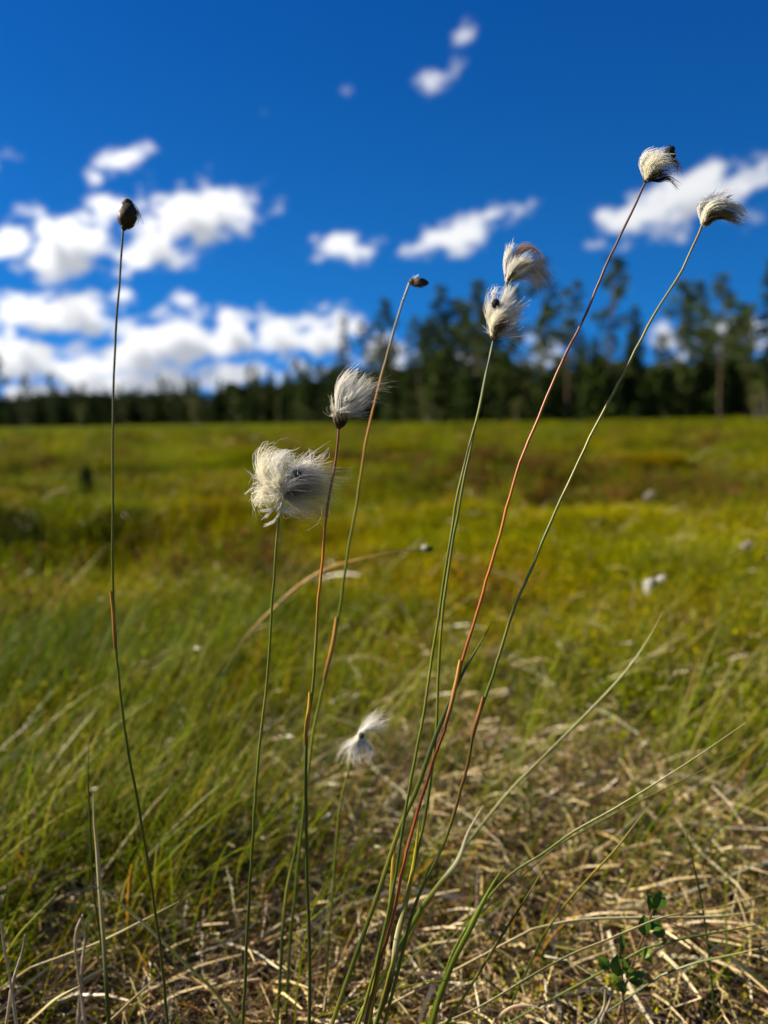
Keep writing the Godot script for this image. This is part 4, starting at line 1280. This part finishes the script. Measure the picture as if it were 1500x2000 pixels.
	# the distant wood on the left
	for i in 60:
		var u := rng.randf_range(-120, 640)
		var d := rng.randf_range(115, 160) - maxf(0.0, u - 380.0) * 0.10
		var x := (u - 750.0) / FOCAL * d
		var hgt := rng.randf_range(5.6, 8.0)
		if rng.randf() < 0.5: plant_tree(sp[rng.randi() % 4], 10.0, x, -d, hgt, ("tall" if hgt > 6.8 else "lower") + " spruce of the distant wood " + by_left(u), "spruces of the distant wood")
		else: plant_tree(pi[[1, 3, 4][rng.randi() % 3]], 10.0, x, -d, hgt, ("tall" if hgt > 6.8 else "lower") + " pine of the distant wood " + by_left(u), "pines of the distant wood")
	# behind and between them the wood runs on as one dark mass
	var mass := base("wood", Vector3.ZERO)
	tag(mass, "dense dark wood filling the skyline behind the trees one can tell apart", "forest", "", "stuff")
	for proto in [sp[0], sp[2], yo[0], yo[1], yo[3], pi[1], pi[3]]:
		var tall: bool = proto.get_meta("stem") != "young_conifer"
		var where: Array[Transform3D] = []
		for i in 260:
			var u := rng.randf_range(-900, 2600)
			var left := u < 640.0
			var d := rng.randf_range(110, 190) if left else rng.randf_range(66, 150)
			if left: d -= maxf(0.0, u - 300.0) * 0.12
			var x := (u - 750.0) / FOCAL * d
			var hgt := d * rng.randf_range(0.026, 0.044) if left else d * rng.randf_range(0.042, 0.072)
			if u > 450.0 and left: hgt *= 1.25
			var s := hgt / (10.0 if tall else 4.0)
			var wide := s * (1.5 if tall else 1.1)
			where.append(Transform3D(Basis(Vector3.UP, rng.randf() * TAU).scaled(Vector3(wide, s, wide)), Vector3(x, ground(x, -d), -d)))
		for bit in proto.get_children():
			var mm := MultiMesh.new()
			mm.transform_format = MultiMesh.TRANSFORM_3D
			mm.mesh = bit.mesh
			mm.instance_count = where.size()
			for i in where.size(): mm.set_instance_transform(i, where[i])
			var o := MultiMeshInstance3D.new()
			o.name = "trunks" if bit.name == "trunk" else "crowns"
			o.multimesh = mm
			mass.add_child(o, true)
	var low := at(166, 905, 3.6)
	plant_tree(yo[1], 4.0, low.x, low.z, 0.25, "ankle high dark seedling conifer alone in the meadow at left", "")
	for i in 14:
		var u := rng.randf_range(20, 1480)
		var d := rng.randf_range(34, 46) if u > 650.0 else rng.randf_range(50, 75)
		var x := (u - 750.0) / FOCAL * d
		var where_it_is := by_right(u) if u > 560.0 else by_left(u)
		plant_tree(le[rng.randi() % 2] if rng.randf() < 0.5 else yo[rng.randi() % 4], 4.0, x, -d, rng.randf_range(0.5, 1.3), "knee high sapling out in the meadow's edge " + where_it_is, "saplings before the wood")
	for q in [[380, 762, 78.0, "yellow green birch bush in front of the distant wood"], [158, 785, 80.0, "low yellowish birch bush further left in front of the distant wood"], [1480, 735, 42.0, "light green birch bush at the right edge before the wood"], [1010, 770, 46.0, "small green birch bush at the wood's foot behind the paired stalks"]]:
		var d: float = q[2]
		var top := at(q[0], q[1], d)
		plant_tree(le[0], 4.0, top.x, top.z, top.y + 0.1, q[3], "birch bushes before the wood")

# ---------------------------------------------------------------- scene
func _ready() -> void:
	cam_basis = Basis.from_euler(Vector3(deg_to_rad(PITCH), 0, 0)) * Basis(Vector3.BACK, deg_to_rad(ROLL))
	var cam := Camera3D.new()
	cam.name = "camera"
	cam.transform = Transform3D(cam_basis, EYE)
	cam.near = 0.02
	cam.far = 1500.0
	cam.fov = FOV
	var lens := CameraAttributesPhysical.new()
	lens.frustum_focal_length = 18.13
	lens.frustum_focus_distance = 0.335
	lens.exposure_aperture = 4.1
	lens.frustum_near = 0.02
	lens.frustum_far = 1500.0
	cam.attributes = lens
	add_child(cam)
	var env := Environment.new()
	env.background_mode = Environment.BG_SKY
	env.sky = Sky.new()
	env.sky.sky_material = make_sky()
	env.tonemap_mode = Environment.TONE_MAPPER_LINEAR
	env.tonemap_exposure = 2.3
	env.sdfgi_enabled = true
	env.ssao_enabled = true
	env.ssil_enabled = true
	var we := WorldEnvironment.new()
	we.name = "world_environment"
	we.environment = env
	add_child(we)
	var sun := DirectionalLight3D.new()
	sun.name = "sun"
	sun.light_energy = 1.6
	sun.light_color = Color(1.0, 0.95, 0.85)
	sun.light_angular_distance = 0.5
	sun.shadow_enabled = true
	var az := deg_to_rad(SUN_AZ)
	var el := deg_to_rad(SUN_EL)
	var to_sun := Vector3(sin(az) * cos(el), sin(el), -cos(az) * cos(el))
	sun.transform = Transform3D(Basis.looking_at(-to_sun, Vector3.UP), Vector3(0, 20, 0))
	add_child(sun)

	mat = {
		"stem": std(0.38, 0.0, 0.5), "blade": std(0.4, 0.5, 0.5), "core": std(0.7, 0.0, 0.3), "hair": std(0.5, 1.16, 0.3), "scale": std(0.5, 0.5, 0.4),
		"twig": std(0.7), "leaf": std(0.45, 0.6, 0.3), "glossy": std(0.45, 0.6, 0.35), "grass": std(0.42, 0.95, 0.16), "litter": std(0.34, 0.35, 0.4), "moss": std(0.65, 0.75, 0.1), "peat": std(0.95, 0.0, 0.2),
		"bark": std(0.9, 0.0, 0.2), "needles": std(0.6, 0.3, 0.2), "leaves": std(0.5, 0.8, 0.4),
	}
	var hair: StandardMaterial3D = mat.hair          # fibres finer than a tenth of a millimetre let light through
	hair.transparency = BaseMaterial3D.TRANSPARENCY_ALPHA
	hair.albedo_color = Color(1, 1, 1, 0.68)
	hill.seed = 3
	hill.frequency = 0.6
	hill.fractal_octaves = 2
	bump.seed = 8
	bump.frequency = 1.7
	bump.fractal_octaves = 3
	patch_noise.seed = 14
	patch_noise.frequency = 0.45
	patch_noise.fractal_octaves = 3
	patch_fine.seed = 15
	patch_fine.frequency = 2.2
	patch_fine.fractal_octaves = 2
	terrain()
	trees()
	vegetation()
	cottongrass()
	long_blades()
	rng.seed = 33
	twig("bleached forked twig standing at the bottom left corner", [[V(2, 1800), V(8, 1850), V(18, 1905), V(28, 1968)], [V(50, 1825), V(44, 1860), V(32, 1895), V(22, 1935)]], 0.37)
	twig("bleached bent twig right of the forked corner twig", [[V(163, 1785), V(150, 1815), V(147, 1850), V(152, 1890)], [V(158, 1790), V(166, 1830), V(162, 1870)]], 0.40)
	twig("white broken twig under the leafy sprig", [[V(1183, 1930), V(1180, 1965), V(1168, 1990)], [V(1196, 1935), V(1190, 1960), V(1180, 1980)]], 0.385)
	sprig()
